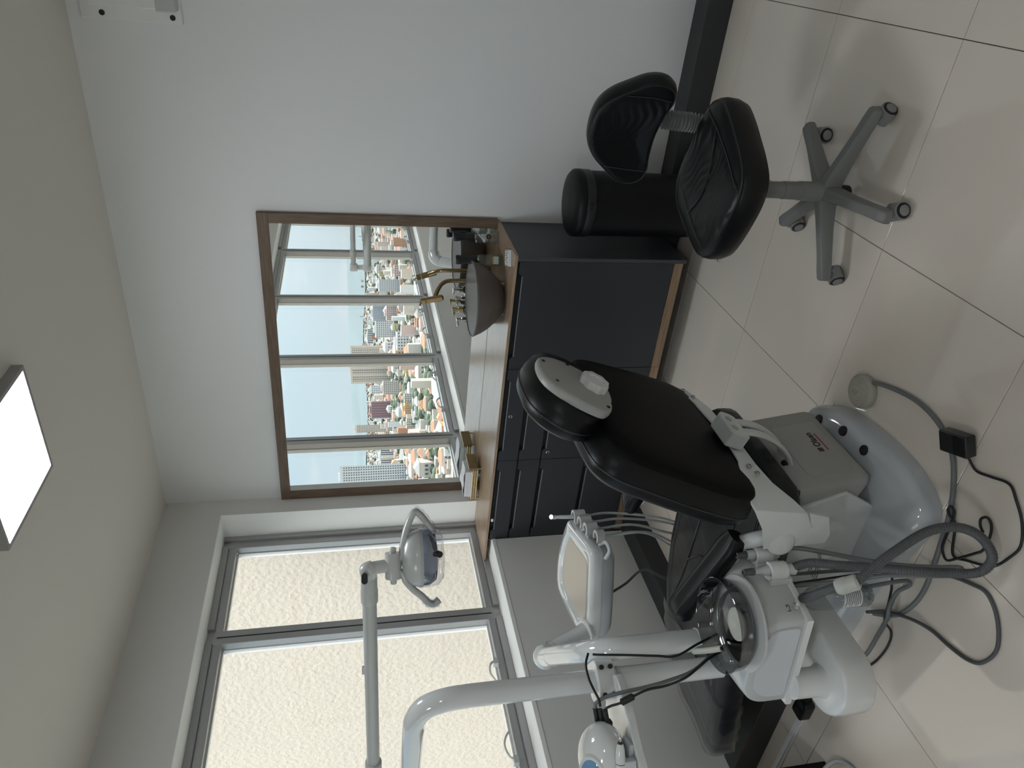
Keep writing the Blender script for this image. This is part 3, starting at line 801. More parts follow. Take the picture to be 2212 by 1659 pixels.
# ================================================================== WALL BRACKET (upper right corner)
wb = thing('wall_bracket', (2.56, 0, 2.25), 'white wall-mounted bracket with two dark bolt holes near the ceiling', 'bracket')
MB().bb((2.452, -0.014, 2.238), (2.90, 0.0, 2.600)).build('back_plate', 'reveal_paint', wb, 0, 0.004)
MB().bb((2.505, -0.075, 2.255), (2.86, -0.0135, 2.560)).build('cover', 'wall_paint', wb, 0, 0.006)
MB().bb((2.500, -0.082, 2.248), (2.865, -0.0135, 2.318)).build('cover_band', 'grey_white', wb, 0, 0.004)
for z in (2.525, 2.273):
    MB().lathe([(0.0105, 0), (0.0105, 0.0155), (0.006, 0.0158), (0.006, 0.0150)], (2.475, 0.0, z), (0, -1, 0), 18).build('bolt_hole', 'ink', wb, 40)
# ================================================================== SWING-LID BIN
bn = thing('waste_bin', (1.888, -0.305, 0.0), 'tall black cylindrical waste bin with lid beside the cabinet', 'bin')
bo = (1.888, -0.305, 0.0)
MB().lathe([(0.0, 0.0005), (0.136, 0.0005), (0.138, 0.01), (0.142, 0.30), (0.143, 0.585)], bo, n=48).build('body', 'black_satin', bn, 40)
MB().lathe([(0.145, 0.575), (0.1475, 0.577), (0.1475, 0.612), (0.145, 0.616)], bo, n=48).build('lid_band', 'black_plastic', bn, 40)
MB().lathe([(0.146, 0.614), (0.1485, 0.617), (0.1475, 0.640), (0.135, 0.652), (0.09, 0.660), (0.0, 0.663)], bo, n=48).build('lid', 'black_satin', bn, 50)
MB().box((1.888 + 0.03, -0.305 - 0.147, 0.60), (0.03, 0.01, 0.018)).build('lid_tab', 'black_plastic', bn, 0, 0.002)
MB().box((1.888 + 0.05, -0.305 - 0.146, 0.022), (0.06, 0.045, 0.012)).build('foot_pedal', 'black_plastic', bn, 0, 0.002)

# ================================================================== DENTIST STOOL
HX, HY = 2.267, -1.275
st = thing('dentist_stool', (HX, HY, 0), 'black leather rolling stool with backrest and grey five-star base', 'stool')
BD = V(math.cos(math.radians(65)), math.sin(math.radians(65)), 0)          # towards the backrest
SR = V(BD.y, -BD.x, 0)                                                      # sitter's right seen from behind
hubp = V(HX, HY, 0)
# star base
def leg_ring(c, dirv, w, h, wt):
    s = V(-dirv.y, dirv.x, 0); z = V(0, 0, 1)
    pr = [(-w, -h), (w, -h), (w, h * 0.25), (wt, h), (-wt, h), (-w, h * 0.25)]
    return [c + s * a + z * b for a, b in pr]
for k in range(5):
    a = math.radians(-15 + 72 * k); dv = V(math.cos(a), math.sin(a), 0)
    m = MB()
    m.rings([leg_ring(hubp + dv * r + V(0, 0, z), dv, w, h, wt) for r, z, w, h, wt in
             ((0.015, 0.098, 0.026, 0.030, 0.018), (0.05, 0.098, 0.023, 0.028, 0.014), (0.12, 0.092, 0.0205, 0.023, 0.012), (0.20, 0.083, 0.020, 0.019, 0.013), (0.255, 0.078, 0.0215, 0.017, 0.015), (0.282, 0.076, 0.0205, 0.015, 0.014), (0.288, 0.075, 0.016, 0.011, 0.010))])
    lg = m.build('leg', 'stool_grey', st, 60, 0.003, 2)
    cp = hubp + dv * 0.262
    ca = a + (1.2, 2.4, 0.4, -0.9, 2.0)[k]; cd = V(math.cos(ca), math.sin(ca), 0); cs = V(-cd.y, cd.x, 0)
    cw = cp + cd * 0.012
    cs_ob = MB().cyl(cp + V(0, 0, 0.036), cp + V(0, 0, 0.064), 0.009, n=12)
    cs_ob.box(cw + V(0, 0, 0.036), (0.046, 0.016, 0.032), basis(cd, cs))
    # hood over the wheels
    ring = []
    for th in range(-20, 201, 20):
        ang = math.radians(th); ring.append((math.cos(ang) * 0.0275, math.sin(ang) * 0.0275))
    m2 = MB().prism([(x, y) for x, y in ring], cw + V(0, 0, 0.0255), basis(cd, (0, 0, 1)), -0.024, 0.024)
    ch = m2.build('caster_hood', 'caster_grey', st, 40, 0.002)
    for sgn in (-1, 1):
        wc = cw + cs * (sgn * 0.016) + V(0, 0, 0.0248)
        wheel = MB().lathe([(0.0, -0.010), (0.022, -0.010), (0.0245, -0.007), (0.0245, 0.007), (0.022, 0.0105), (0.0, 0.0105)], wc, cs * sgn, 24).build('wheel', 'black_rubber', ch, 40)
        MB().lathe([(0.0, 0.010), (0.0165, 0.010), (0.0165, 0.0125), (0.014, 0.0135), (0.0, 0.0135)], wc, cs * sgn, 20).build('wheel_cap', 'caster_grey', wheel, 40)
    cs_ob.build('caster_stem', 'caster_grey', st, 40)
MB().lathe([(0.033, 0.062), (0.036, 0.070), (0.036, 0.120), (0.0315, 0.128), (0.0305, 0.2005), (0.029, 0.2015)], hubp, n=32).build('hub', 'stool_grey', st, 40)
MB().lathe([(0.0285, 0.19), (0.0285, 0.259), (0.0270, 0.260)], hubp, n=32).build('column_sleeve', 'stool_grey', st, 40)
MB().lathe([(0.0265, 0.25), (0.0265, 0.400)], hubp, n=32).build('gas_column', 'stool_grey', st, 40)
MB().lathe([(0.016, 0.015), (0.024, 0.020), (0.024, 0.062)], hubp, n=20).build('hub_cup', 'black_rubber', st, 40)

def radial(out, x, y):
    """fraction of the way from the centroid to the outline for a point"""
    n = len(out); cx = sum(p[0] for p in out) / n; cy = sum(p[1] for p in out) / n
    a = math.atan2(y - cy, x - cx); r = math.hypot(x - cx, y - cy)
    best = 1e9; R = 1
    for i in range(n):
        (x0, y0), (x1, y1) = out[i], out[(i + 1) % n]
        d0 = (math.cos(a), math.sin(a)); ex, ey = x1 - x0, y1 - y0
        det = d0[0] * -ey + d0[1] * ex
        if abs(det) < 1e-12: continue
        t = ((x0 - cx) * -ey + (y0 - cy) * ex) / det; u = (d0[0] * (y0 - cy) - d0[1] * (x0 - cx)) / det
        if t > 0 and -1e-6 <= u <= 1 + 1e-6 and t < best: best = t; R = t
    return r / R
def prof_h(prof, s):
    """height of the upper side of a puff profile at scale s"""
    up = prof[max(range(len(prof)), key=lambda i: prof[i][0]):]
    up = [p for p in up][::-1]
    for i in range(len(up) - 1):
        (s0, h0), (s1, h1) = up[i], up[i + 1]
        if s0 <= s <= s1: return h0 + (h1 - h0) * (s - s0) / max(1e-9, s1 - s0)
    return up[0][1] if s < up[0][0] else up[-1][1]
def on_puff(out, o, B, prof, pts, lift=0.001, n=6):
    P = []
    for q in smooth_path([(x, y, 0) for x, y in pts], n):
        h = prof_h(prof, min(1.0, radial(out, q.x, q.y))) + lift
        P.append(V(o) + B @ Vector((q.x, q.y, h)))
    return P

# seat: local x = sitter's right, y = towards the backrest
seatB = basis(SR, BD) @ Matrix.Rotation(math.radians(-3), 3, 'X')
seat_o = hubp + BD * 0.035 + SR * (-0.012) + V(0, 0, 0.415)
_hs = [(0.0, 0.208), (0.09, 0.212), (0.165, 0.195), (0.207, 0.140), (0.212, 0.060), (0.203, -0.030), (0.193, -0.105), (0.170, -0.172), (0.11, -0.212), (0.0, -0.222)]
seat_out = smooth2(_hs + [(-a_, b_) for a_, b_ in _hs[-2:0:-1]], 4)
seat_prof = [(0.55, -0.012), (0.86, -0.010), (0.955, 0.004), (0.995, 0.030), (1.0, 0.058), (0.985, 0.078), (0.955, 0.088), (0.90, 0.094), (0.75, 0.096), (0.5, 0.091), (0.25, 0.087), (0.02, 0.086)]
sc = MB().puff(seat_out, seat_o, seatB, seat_prof).build('seat_cushion', 'leather_black', st, 60)
# ruched middle panel, slightly proud
mid = [(x, y) for x, y in seat_out]
def panel_grid(out, o, B, prof, x0, x1, y0, y1, f, nx=46, ny=60, lift=0.0015):
    R = []
    for j in range(ny + 1):
        row = []
        for i in range(nx + 1):
            x = x0 + (x1 - x0) * i / nx; y = y0 + (y1 - y0) * j / ny
            s = radial(out, x, y)
            if s > 0.955:
                n = len(out); cx = sum(p[0] for p in out) / n; cy = sum(p[1] for p in out) / n
                x = cx + (x - cx) * 0.955 / s; y = cy + (y - cy) * 0.955 / s; s = 0.955
            edge = min(1, (0.955 - s) / 0.06 + 0.0) * min(1, min(i, nx - i) / 4.0)
            row.append(V(o) + B @ Vector((x, y, prof_h(prof, s) + lift + max(0, edge) * f(x, y))))
        R.append(row)
    return MB().rings(R, False, False, closed=False)
def ruche(x, y):
    ph = y * 95 + 2.4 * math.sin(x * 17 + y * 9) + 1.3 * math.sin(x * 31 - y * 22)
    amp = 0.55 + 0.45 * math.sin(x * 23 + y * 31 + 1.0)
    return 0.0045 * amp * (abs(math.sin(ph)) ** 1.5) + 0.002
panel_grid(seat_out, seat_o, seatB, seat_prof, -0.135, 0.135, -0.21, 0.20, ruche).build('ruched_panel', 'leather_black', sc, 60)
piping = [(x, y) for x, y in seat_out]
n_ = len(seat_out); cx_ = sum(p[0] for p in seat_out) / n_; cy_ = sum(p[1] for p in seat_out) / n_
MB().tube([seat_o + seatB @ Vector((cx_ + (x - cx_) * 0.955, cy_ + (y - cy_) * 0.955, 0.0885)) for x, y in seat_out], 0.0026, 6, closed=True).build('piping', 'piping', sc, 60)
for sx in (-1, 1):
    MB().tube(on_puff(seat_out, seat_o, seatB, seat_prof, [(sx * 0.135, 0.165), (sx * 0.140, 0.05), (sx * 0.138, -0.08), (sx * 0.125, -0.185)], 0.002), 0.0014, 5).build('seam', 'thread', sc, 60)
MB().tube(on_puff(seat_out, seat_o, seatB, seat_prof, [(-0.137, 0.005), (-0.07, -0.012), (0.0, -0.004), (0.07, 0.03), (0.137, 0.075)], 0.0065), 0.0022, 6).build('seam', 'piping', sc, 60)
MB().prism(rrect(0.20, 0.24, 0.03), seat_o, seatB, -0.034, -0.010).build('seat_plate', 'black_plastic', st, 40, 0.004)
# height lever, sticking out on the window side
lp = seat_o + seatB @ Vector((-0.10, -0.03, -0.022))
le = seat_o + seatB @ Vector((-0.27, -0.085, -0.045))
MB().tube(smooth_path([lp, (lp + le) / 2 + V(0, 0, 0.004), le], 5), [0.0045] * 8 + [0.006] * 3, 8, flat=(1.5, 0.7)).build('lever', 'steel', st, 60)
# bellows arm
a0 = seat_o + seatB @ Vector((0.02, 0.16, 0.0)); a1 = hubp + BD * 0.305 + SR * 0.005 + V(0, 0, 0.47); a2 = hubp + BD * 0.325 + V(0, 0, 0.60)
arm = smooth_path([a0, hubp + BD * 0.27 + SR * 0.012 + V(0, 0, 0.425), a1, (a1 + a2) / 2, a2], 14)
MB().tube(arm, 0.012, 10).build('back_bar', 'steel', st, 60)
k0 = int(len(arm) * 0.30)
rad = []; pts = []
seg = arm[k0:int(len(arm) * 0.98)]
for i in range(len(seg) - 1):
    for q in (0, 0.5):
        pts.append(seg[i].lerp(seg[i + 1], q)); 
L_ = 0; ph = [0]
for i in range(1, len(pts)):
    L_ += (pts[i] - pts[i - 1]).length; ph.append(L_)
rp = smooth_path(pts[::6] + [pts[-1]], 12)
L_ = 0; rad = []
for i, p in enumerate(rp):
    if i: L_ += (p - rp[i - 1]).length
    rad.append(0.0285 + 0.0048 * math.cos(L_ * 2 * math.pi / 0.0115))
MB().tube(rp, rad, 20).build('bellows', 'stool_grey', st, 70)
# backrest
bkB = basis(SR, (BD * 0.13 + V(0, 0, 1)))                      # x right, y up, z = towards the sitter? fixed below
zdir = bkB @ Vector((0, 0, 1))
if zdir.dot(BD) > 0:
    bkB = basis(-SR, (BD * 0.13 + V(0, 0, 1)))
bk_o = hubp + BD * 0.300 + SR * (-0.012) + V(0, 0, 0.698)
BKS = 0.88
bk_out = smooth2([(BKS * a_, BKS * b_) for a_, b_ in [(0.0, 0.168), (0.075, 0.158), (0.135, 0.122), (0.185, 0.062), (0.222, 0.010), (0.232, -0.045), (0.210, -0.092), (0.165, -0.108), (0.10, -0.098), (0.0, -0.090),
                  (-0.10, -0.098), (-0.165, -0.108), (-0.210, -0.092), (-0.232, -0.045), (-0.222, 0.010), (-0.185, 0.062), (-0.135, 0.122), (-0.075, 0.158)]], 4)
bk_prof = [(0.5, -0.040), (0.86, -0.038), (0.965, -0.026), (1.0, 0.0), (0.995, 0.022), (0.972, 0.034), (0.94, 0.039), (0.85, 0.041), (0.6, 0.036), (0.3, 0.030), (0.02, 0.028)]
bk = MB()
# wrap: curve the pillow gently round the back
def bend(mb, o, B, k=0.55):
    for i, v in enumerate(mb.v):
        q = B.transposed() @ (v - V(o)); q.z += k * q.x * q.x; mb.v[i] = V(o) + B @ q
    return mb
bk.puff(bk_out, bk_o, bkB, bk_prof); bend(bk, bk_o, bkB)
bkc = bk.build('backrest', 'leather_black', st, 60)
def ruche2(x, y):
    ph = y * 120 + x * 14 + 2.0 * math.sin(x * 19 + 1) + 1.2 * math.sin(x * 37 + y * 25)
    return 0.0022 * (0.5 + 0.5 * math.sin(x * 21 + y * 17)) * abs(math.sin(ph)) ** 1.4 + 0.0015
bend(panel_grid(bk_out, bk_o, bkB, bk_prof, -0.138, 0.138, -0.09, 0.14, ruche2), bk_o, bkB).build('ruched_panel', 'leather_black', bkc, 60)
n_ = len(bk_out); cx_ = sum(p[0] for p in bk_out) / n_; cy_ = sum(p[1] for p in bk_out) / n_
m = MB().tube([bk_o + bkB @ Vector((cx_ + (x - cx_) * 0.945, cy_ + (y - cy_) * 0.945, 0.0390)) for x, y in bk_out], 0.0024, 6, closed=True)
bend(m, bk_o, bkB).build('piping', 'piping', bkc, 60)
for sx in (-1, 1):
    m = MB().tube(on_puff(bk_out, bk_o, bkB, bk_prof, [(sx * 0.139, -0.082), (sx * 0.142, -0.02), (sx * 0.138, 0.062)], 0.002), 0.0013, 5)
    bend(m, bk_o, bkB).build('seam', 'thread', bkc, 60)
kb = hubp + BD * 0.345 + SR * 0.06 + V(0, 0, 0.585)
MB().lathe([(0.0, 0), (0.020, 0.0), (0.022, 0.006), (0.022, 0.022), (0.018, 0.028), (0.0, 0.028)], kb, SR, 18).build('tilt_knob', 'black_plastic', st, 40)
# ================================================================== DENTAL CHAIR
CYC = -1.77
ch = thing('dental_chair', (1.35, CYC, 0), 'black leather dental chair with grey base, reclined towards the window', 'dental chair')
# floor base
base_out = [(1.55, -1.505), (1.615, -1.555), (1.660, -1.665), (1.682, -1.84), (1.674, -1.985), (1.632, -2.085), (1.575, -2.112), (1.466, -2.092), (1.246, -2.040), (1.00, -2.02), (0.915, -1.99),
            (0.905, -1.75), (0.925, -1.55), (1.05, -1.50), (1.35, -1.49)]
bs = MB(); so = smooth2(base_out, 5)
bs.puff(so, (0, 0, 0), I3, [(1.0, 0.0008), (1.0, 0.026), (0.993, 0.045), (0.975, 0.060), (0.945, 0.070), (0.88, 0.078), (0.6, 0.092), (0.3, 0.097), (0.02, 0.098)])
bp_ = bs.build('floor_base', 'base_gloss', ch, 60)
for x, y, z in ((1.588, -1.602, 0.078), (1.626, -1.722, 0.078), (1.632, -1.832, 0.077)):
    MB().lathe([(0.0, -0.01), (0.0165, -0.01), (0.0165, 0.005), (0.014, 0.008), (0.0, 0.008)], (x, y, z), (0.25, 0.0, 1), 20).build('rubber_plug', 'black_rubber', bp_, 40)
for x, y, z in ((1.648, -2.012, 0.040), (1.632, -1.575, 0.030)):
    MB().lathe([(0.0, 0.0), (0.008, 0.0), (0.008, 0.004), (0.0, 0.005)], (x, y, z), (0.6, -0.15, 1), 14).build('screw_cap', 'white_plastic', bp_, 40)
# lift frame: white sheet-metal flanks between base and seat
lf = MB()
for yy in (-1.955, -1.585):
    B = basis((1, 0, 0), (0, 0, 1))
    lf.prism([(0.98, 0.055), (1.50, 0.055), (1.58, 0.20), (1.52, 0.36), (1.10, 0.36), (0.93, 0.22)], (0, yy, 0), B, -0.008, 0.008)
lf.bb((1.02, -1.94, 0.075), (1.46, -1.60, 0.34))
lf.build('lift_frame', 'metal_white', ch, 0, 0.004)
# rating plate on the flank
lb_ = MB().bb((1.17, -1.9655, 0.175), (1.30, -1.9632, 0.285)).build('rating_plate', 'label_grey', ch, 0)
for i in range(12):
    MB().bb((1.175, -1.9662, 0.182 + i * 0.0082), (1.175 + (0.118 if i % 3 else 0.09), -1.9655, 0.1855 + i * 0.0082)).build('print_line', 'ink_grey', lb_, 0)
# rear motor cover
def sec(x, y0, y1, z0, z1, r, n=4):
    pr = rrect(y1 - y0, z1 - z0, r, n)
    return [V(x, (y0 + y1) / 2 + a, (z0 + z1) / 2 + b) for a, b in pr]
mc = MB()
R = []
for x, y0, y1, z0, z1, r in ((1.10, -1.93, -1.60, 0.240, 0.385, 0.03), (1.30, -1.942, -1.59, 0.215, 0.385, 0.03), (1.48, -1.950, -1.585, 0.150, 0.380, 0.03)):
    R.append(sec(x, y0, y1, z0, z1, r))
def slant(x_top, x_bot, y0, y1, z0, z1, r):
    S = sec(0, y0, y1, z0, z1, r); out = []
    for p in S:
        t = (p.z - z0) / (z1 - z0); out.append(V(x_bot + (x_top - x_bot) * t, p.y, p.z))
    return out
R.append(slant(1.555, 1.595, -1.952, -1.583, 0.118, 0.372, 0.030))
R.append(slant(1.575, 1.614, -1.948, -1.586, 0.120, 0.366, 0.028))
R.append(slant(1.583, 1.621, -1.936, -1.596, 0.130, 0.354, 0.022))
mc.rings(R)
mcov = mc.build('motor_cover', 'shell_grey', ch, 50)
def on_rear(y, z, lift=0.0):
    t = (z - 0.130) / (0.354 - 0.130); return V(1.621 + (1.583 - 1.621) * t + lift, y, z)
fn = V(0.224, 0, 0.038).normalized(); FB = basis((0, 1, 0), (-fn.z, 0, fn.x))
# faint raised panel outline
MB().prism(rrect(0.250, 0.150, 0.02), on_rear(-1.775, 0.222), FB, -0.004, 0.0022).build('raised_panel', 'shell_grey', mcov, 40, 0.002)
o = on_rear(-1.742, 0.197, 0.003)
text('Olsen', 0.030, o, FB, 'ink', 'lettering', mcov, 0.0003, bold=0.0006)
for i in range(3):
    MB().box(on_rear(-1.800 + i * 0.0062, 0.197, 0.003), (0.0008, 0.0038, 0.022), Matrix.Identity(3)).build('logo_bar', 'ink', mcov, 0)
MB().box(on_rear(-1.757, 0.178, 0.0028), (0.0008, 0.085, 0.0045)).build('logo_rule', 'ink_red', mcov, 0)
MB().box(on_rear(-1.823, 0.328, 0.0), (0.02, 0.016, 0.034)).build('slot', 'recess_black', mcov, 0, 0.004)

# seat and leg rest: one upholstered bed lofted from foot to rear
ST = [(0.192, 0.09, 0.262, 0.045), (0.205, 0.14, 0.272, 0.065), (0.25, 0.185, 0.290, 0.082), (0.33, 0.222, 0.315, 0.092), (0.45, 0.245, 0.350, 0.096), (0.60, 0.258, 0.388, 0.100), (0.80, 0.266, 0.428, 0.100),
      (1.00, 0.270, 0.453, 0.100), (1.20, 0.270, 0.464, 0.100), (1.40, 0.268, 0.470, 0.100), (1.52, 0.260, 0.472, 0.098), (1.585, 0.245, 0.470, 0.092), (1.615, 0.215, 0.462, 0.078), (1.628, 0.17, 0.450, 0.055)]
def bed_ring(x, hw, zt, th, grow=0.0):
    pr = [(-0.90, -1.0), (-0.98, -0.85), (-1.0, -0.55), (-0.995, -0.25), (-0.965, -0.06), (-0.90, 0.03), (-0.75, 0.05), (-0.55, 0.0), (-0.25, -0.05), (0, -0.06), (0.25, -0.05), (0.55, 0.0), (0.75, 0.05), (0.90, 0.03), (0.965, -0.06), (0.995, -0.25), (1.0, -0.55), (0.98, -0.85), (0.90, -1.0), (0.5, -1.02), (0, -1.02), (-0.5, -1.02)]
    return [V(x, CYC + a * (hw + grow), zt + b * th + (grow if b > -0.3 else -grow * 0.5)) for a, b in pr]
sx_ = [s[0] for s in ST]
def st_at(x):
    for i in range(len(ST) - 1):
        if ST[i][0] <= x <= ST[i + 1][0]:
            t = (x - ST[i][0]) / (ST[i + 1][0] - ST[i][0]); return tuple(ST[i][k] + (ST[i + 1][k] - ST[i][k]) * t for k in range(4))
    return ST[-1]
dense = sorted(set([s[0] for s in ST] + [0.25 + 0.05 * i for i in range(28)]))
bed = MB(); bed.rings([bed_ring(*st_at(x)) for x in dense])
seat = bed.build('seat_cushion', 'leather_seat', ch, 60)
def bed_top(x, f):
    _, hw, zt, th = st_at(x); prz = [(-0.965, -0.06), (-0.90, 0.03), (-0.75, 0.05), (-0.55, 0.0), (-0.25, -0.05), (0, -0.06), (0.25, -0.05), (0.55, 0.0), (0.75, 0.05), (0.90, 0.03), (0.965, -0.06)]
    f = max(-0.965, min(0.965, f))
    for i in range(len(prz) - 1):
        if prz[i][0] <= f <= prz[i + 1][0]:
            b = prz[i][1] + (prz[i + 1][1] - prz[i][1]) * (f - prz[i][0]) / (prz[i + 1][0] - prz[i][0]); break
    return V(x, CYC + f * hw, zt + b * th)
def seam(pts, r, m, lift=0.001, name='seam'):
    P = [bed_top(q.x, q.y) + V(0, 0, lift) for q in smooth_path([(x, f, 0) for x, f in pts], 8)]
    MB().tube(P, r, 6).build(name, m, seat, 60)
for f in (0.80, -0.80):
    seam([(0.30, f), (0.6, f), (0.9, f), (1.2, f), (1.55, f * 0.97)], 0.0016, 'thread')
    seam([(0.30, f - 0.035 * (1 if f > 0 else -1)), (0.6, f - 0.035 * (1 if f > 0 else -1)), (0.9, f - 0.03 * (1 if f > 0 else -1)), (1.2, f - 0.035 * (1 if f > 0 else -1)), (1.55, f * 0.93)], 0.0012, 'thread')
seam([(0.72, 0.74), (0.85, 0.55), (1.0, 0.42), (1.2, 0.36), (1.5, 0.34)], 0.0035, 'piping')
seam([(0.72, -0.74), (0.85, -0.55), (1.0, -0.42), (1.2, -0.36), (1.5, -0.34)], 0.0035, 'piping')
seam([(1.02, 0.42), (1.10, 0.2), (1.13, 0.0), (1.10, -0.2), (1.02, -0.42)], 0.0035, 'piping')
seam([(0.62, 0.8), (0.66, 0.4), (0.68, 0.0), (0.66, -0.4), (0.62, -0.8)], 0.003, 'piping')
seam([(0.40, 0.92), (0.42, 0.4), (0.43, 0.0), (0.42, -0.4), (0.40, -0.92)], 0.002, 'thread')
# bottom tray of the bed
tray = MB(); tray.rings([[V(x, CYC + a * hw, z) for a, z in ((-0.85, zt - th - 0.004), (-0.7, zt - th - 0.03), (0.7, zt - th - 0.03), (0.85, zt - th - 0.004))] for x, hw, zt, th in [st_at(q) for q in (0.30, 0.5, 0.8, 1.1, 1.4, 1.58)]])
tray.build('seat_tray', 'black_plastic', ch, 0)
# clear plastic slip over the foot end
slip = MB()
slip.rings([bed_ring(max(0.17, st_at(x)[0] - (0.02 if x < 0.22 else 0)), *st_at(x)[1:], grow=0.007 + 0.003 * math.sin(x * 60)) for x in (0.192, 0.205, 0.25, 0.29, 0.33, 0.37, 0.41, 0.45, 0.50, 0.55, 0.60, 0.64, 0.68)], True, False)
slip.build('foot_slip', 'clear_plastic', ch, 60)

# backrest: plane leaning 70 degrees, back shell towards the camera
A = V(math.cos(math.radians(70)), 0, math.sin(math.radians(70))); NB = V(A.z, 0, -A.x)          # NB points out of the back
BB = basis((0, 1, 0), A)
if (BB @ Vector((0, 0, 1))).dot(NB) < 0:
    BB = basis((0, -1, 0), A)
sgn = (BB @ Vector((1, 0, 0))).y                     # +1 if local x = +y
BO = V(1.648, CYC, 0.555)
half = [(0.0, -0.030), (0.10, -0.026), (0.195, -0.014), (0.246, -0.002), (0.272, 0.020), (0.284, 0.060), (0.287, 0.110), (0.280, 0.200), (0.268, 0.290), (0.256, 0.375), (0.236, 0.430), (0.195, 0.460), (0.10, 0.470), (0.0, 0.472)]
bk_o2 = smooth2(half + [(-x, y) for x, y in half[-2:0:-1]], 4)
half2 = [(0.0, -0.042), (0.11, -0.038), (0.205, -0.024), (0.262, -0.008), (0.290, 0.020), (0.303, 0.065), (0.305, 0.120), (0.297, 0.215), (0.284, 0.305), (0.270, 0.392), (0.248, 0.446), (0.200, 0.478), (0.10, 0.488), (0.0, 0.490)]
bk_o3 = smooth2(half2 + [(-x, y) for x, y in half2[-2:0:-1]], 4)
br = MB().puff(bk_o3, BO, BB, [(0.6, -0.105), (0.86, -0.104), (0.95, -0.098), (0.985, -0.085), (1.0, -0.062), (0.998, -0.045), (0.975, -0.020), (0.945, -0.006), (0.9, -0.002)]).build('back_cushion', 'leather_black', ch, 60)
MB().tube([BO + BB @ Vector((x * 1.0, 0.22 + (y - 0.22) * 1.0, -0.060)) for x, y in bk_o3], 0.0028, 6, closed=True).build('piping', 'piping', br, 60)
MB().puff(bk_o2, BO, BB, [(0.985, -0.030), (1.0, -0.012), (0.995, 0.002), (0.975, 0.010), (0.93, 0.015), (0.8, 0.019), (0.5, 0.022), (0.02, 0.023)]).build('back_shell', 'shell_black', ch, 60)
# head rest
HO = V(1.875, CYC, 1.050)
hc = smooth2([(0.02 * sgn, 0.108), (0.10 * sgn, 0.096), (0.158 * sgn, 0.055), (0.172 * sgn, -0.005), (0.15 * sgn, -0.07), (0.08 * sgn, -0.112), (0.0, -0.12), (-0.075 * sgn, -0.108), (-0.128 * sgn, -0.068), (-0.146 * sgn, -0.008), (-0.122 * sgn, 0.055), (-0.060 * sgn, 0.098)], 4)
hcu = MB().puff(hc, HO, BB, [(0.5, -0.115), (0.86, -0.112), (0.96, -0.100), (1.0, -0.075), (0.99, -0.050), (0.93, -0.022), (0.84, -0.008), (0.7, -0.003)]).build('head_cushion', 'leather_black', ch, 60)
n_ = len(hc); hx = sum(p[0] for p in hc) / n_; hy = sum(p[1] for p in hc) / n_
MB().tube([HO + BB @ Vector((hx + (x - hx) * 1.0, hy + (y - hy) * 1.0, -0.074)) for x, y in hc], 0.0026, 6, closed=True).build('piping', 'piping', hcu, 60)
hp = smooth2([(y * sgn, s) for s, y in ((0.100, 0.020), (0.082, 0.060), (0.030, 0.078), (-0.040, 0.060), (-0.082, 0.010), (-0.098, -0.055), (-0.095, -0.105), (-0.072, -0.140), (-0.045, -0.145), (0.012, -0.126), (0.065, -0.092), (0.097, -0.045))], 4)
hs = MB().puff(hp, HO, BB, [(0.97, -0.012), (1.0, -0.004), (1.0, 0.006), (0.975, 0.012), (0.93, 0.014), (0.4, 0.018), (0.02, 0.019)]).build('head_plate', 'shell_grey', ch, 50)
for s, y in ((0.080, 0.034), (0.062, -0.058), (-0.002, 0.058), (-0.075, -0.118)):
    MB().lathe([(0.0, -0.002), (0.0055, -0.002), (0.0055, 0.0022), (0.0, 0.0028)], HO + BB @ Vector((y * sgn, s, 0.0135)), NB, 12).build('screw', 'recess_black', hs, 40)
kn = []
for i in range(48):
    a = 2 * math.pi * i / 48; r = 0.040 + 0.0020 * math.cos(a * 8); kn.append((r * math.cos(a), r * math.sin(a)))
ko = HO + BB @ Vector((-0.028 * sgn, -0.055, 0.014))
MB().puff(kn, ko, BB, [(1.0, 0.0), (1.0, 0.020), (0.95, 0.025), (0.55, 0.026), (0.50, 0.023), (0.02, 0.0235)]).build('locking_knob', 'white_plastic', ch, 40)
MB().puff(circ(0.047, 28), HO + BB @ Vector((-0.030 * sgn, -0.057, 0)), BB, [(1.35, 0.002), (1.1, 0.014), (1.0, 0.0165), (0.1, 0.0165)]).build('knob_boss', 'shell_grey', ch, 50)
# neck bar between head rest and back
MB().bb((1.760, CYC - 0.035, 0.90), (1.772, CYC + 0.035, 1.02)).build('neck_bar', 'steel', ch, 0, 0.002)

# white sheet-steel back bracket with screws, turning round the near side
bb_ = MB()
def strip(pts, n, th):
    """ribbon of (p_low, p_high) pairs, thickness th along n"""
    n = V(n).normalized() * th
    R = [[V(a), V(b), V(b) + n, V(a) + n] for a, b in pts]
    return MB().rings(R)
br1 = strip([((1.642, -1.492, 0.535), (1.660, -1.492, 0.590)), ((1.648, -1.60, 0.508), (1.666, -1.60, 0.560)), ((1.652, -1.77, 0.495), (1.668, -1.77, 0.545)), ((1.650, -1.90, 0.495), (1.668, -1.90, 0.555)), ((1.642, -1.975, 0.480), (1.664, -1.975, 0.585)),
             ((1.625, -2.030, 0.440), (1.652, -2.030, 0.590)), ((1.600, -2.062, 0.405), (1.628, -2.066, 0.575)), ((1.555, -2.078, 0.385), (1.575, -2.080, 0.545)), ((1.500, -2.080, 0.395), (1.50, -2.082, 0.520))], (0.92, 0.0, -0.39), 0.006)
brk = br1.build('back_bracket', 'metal_white', ch, 30, 0.0012)
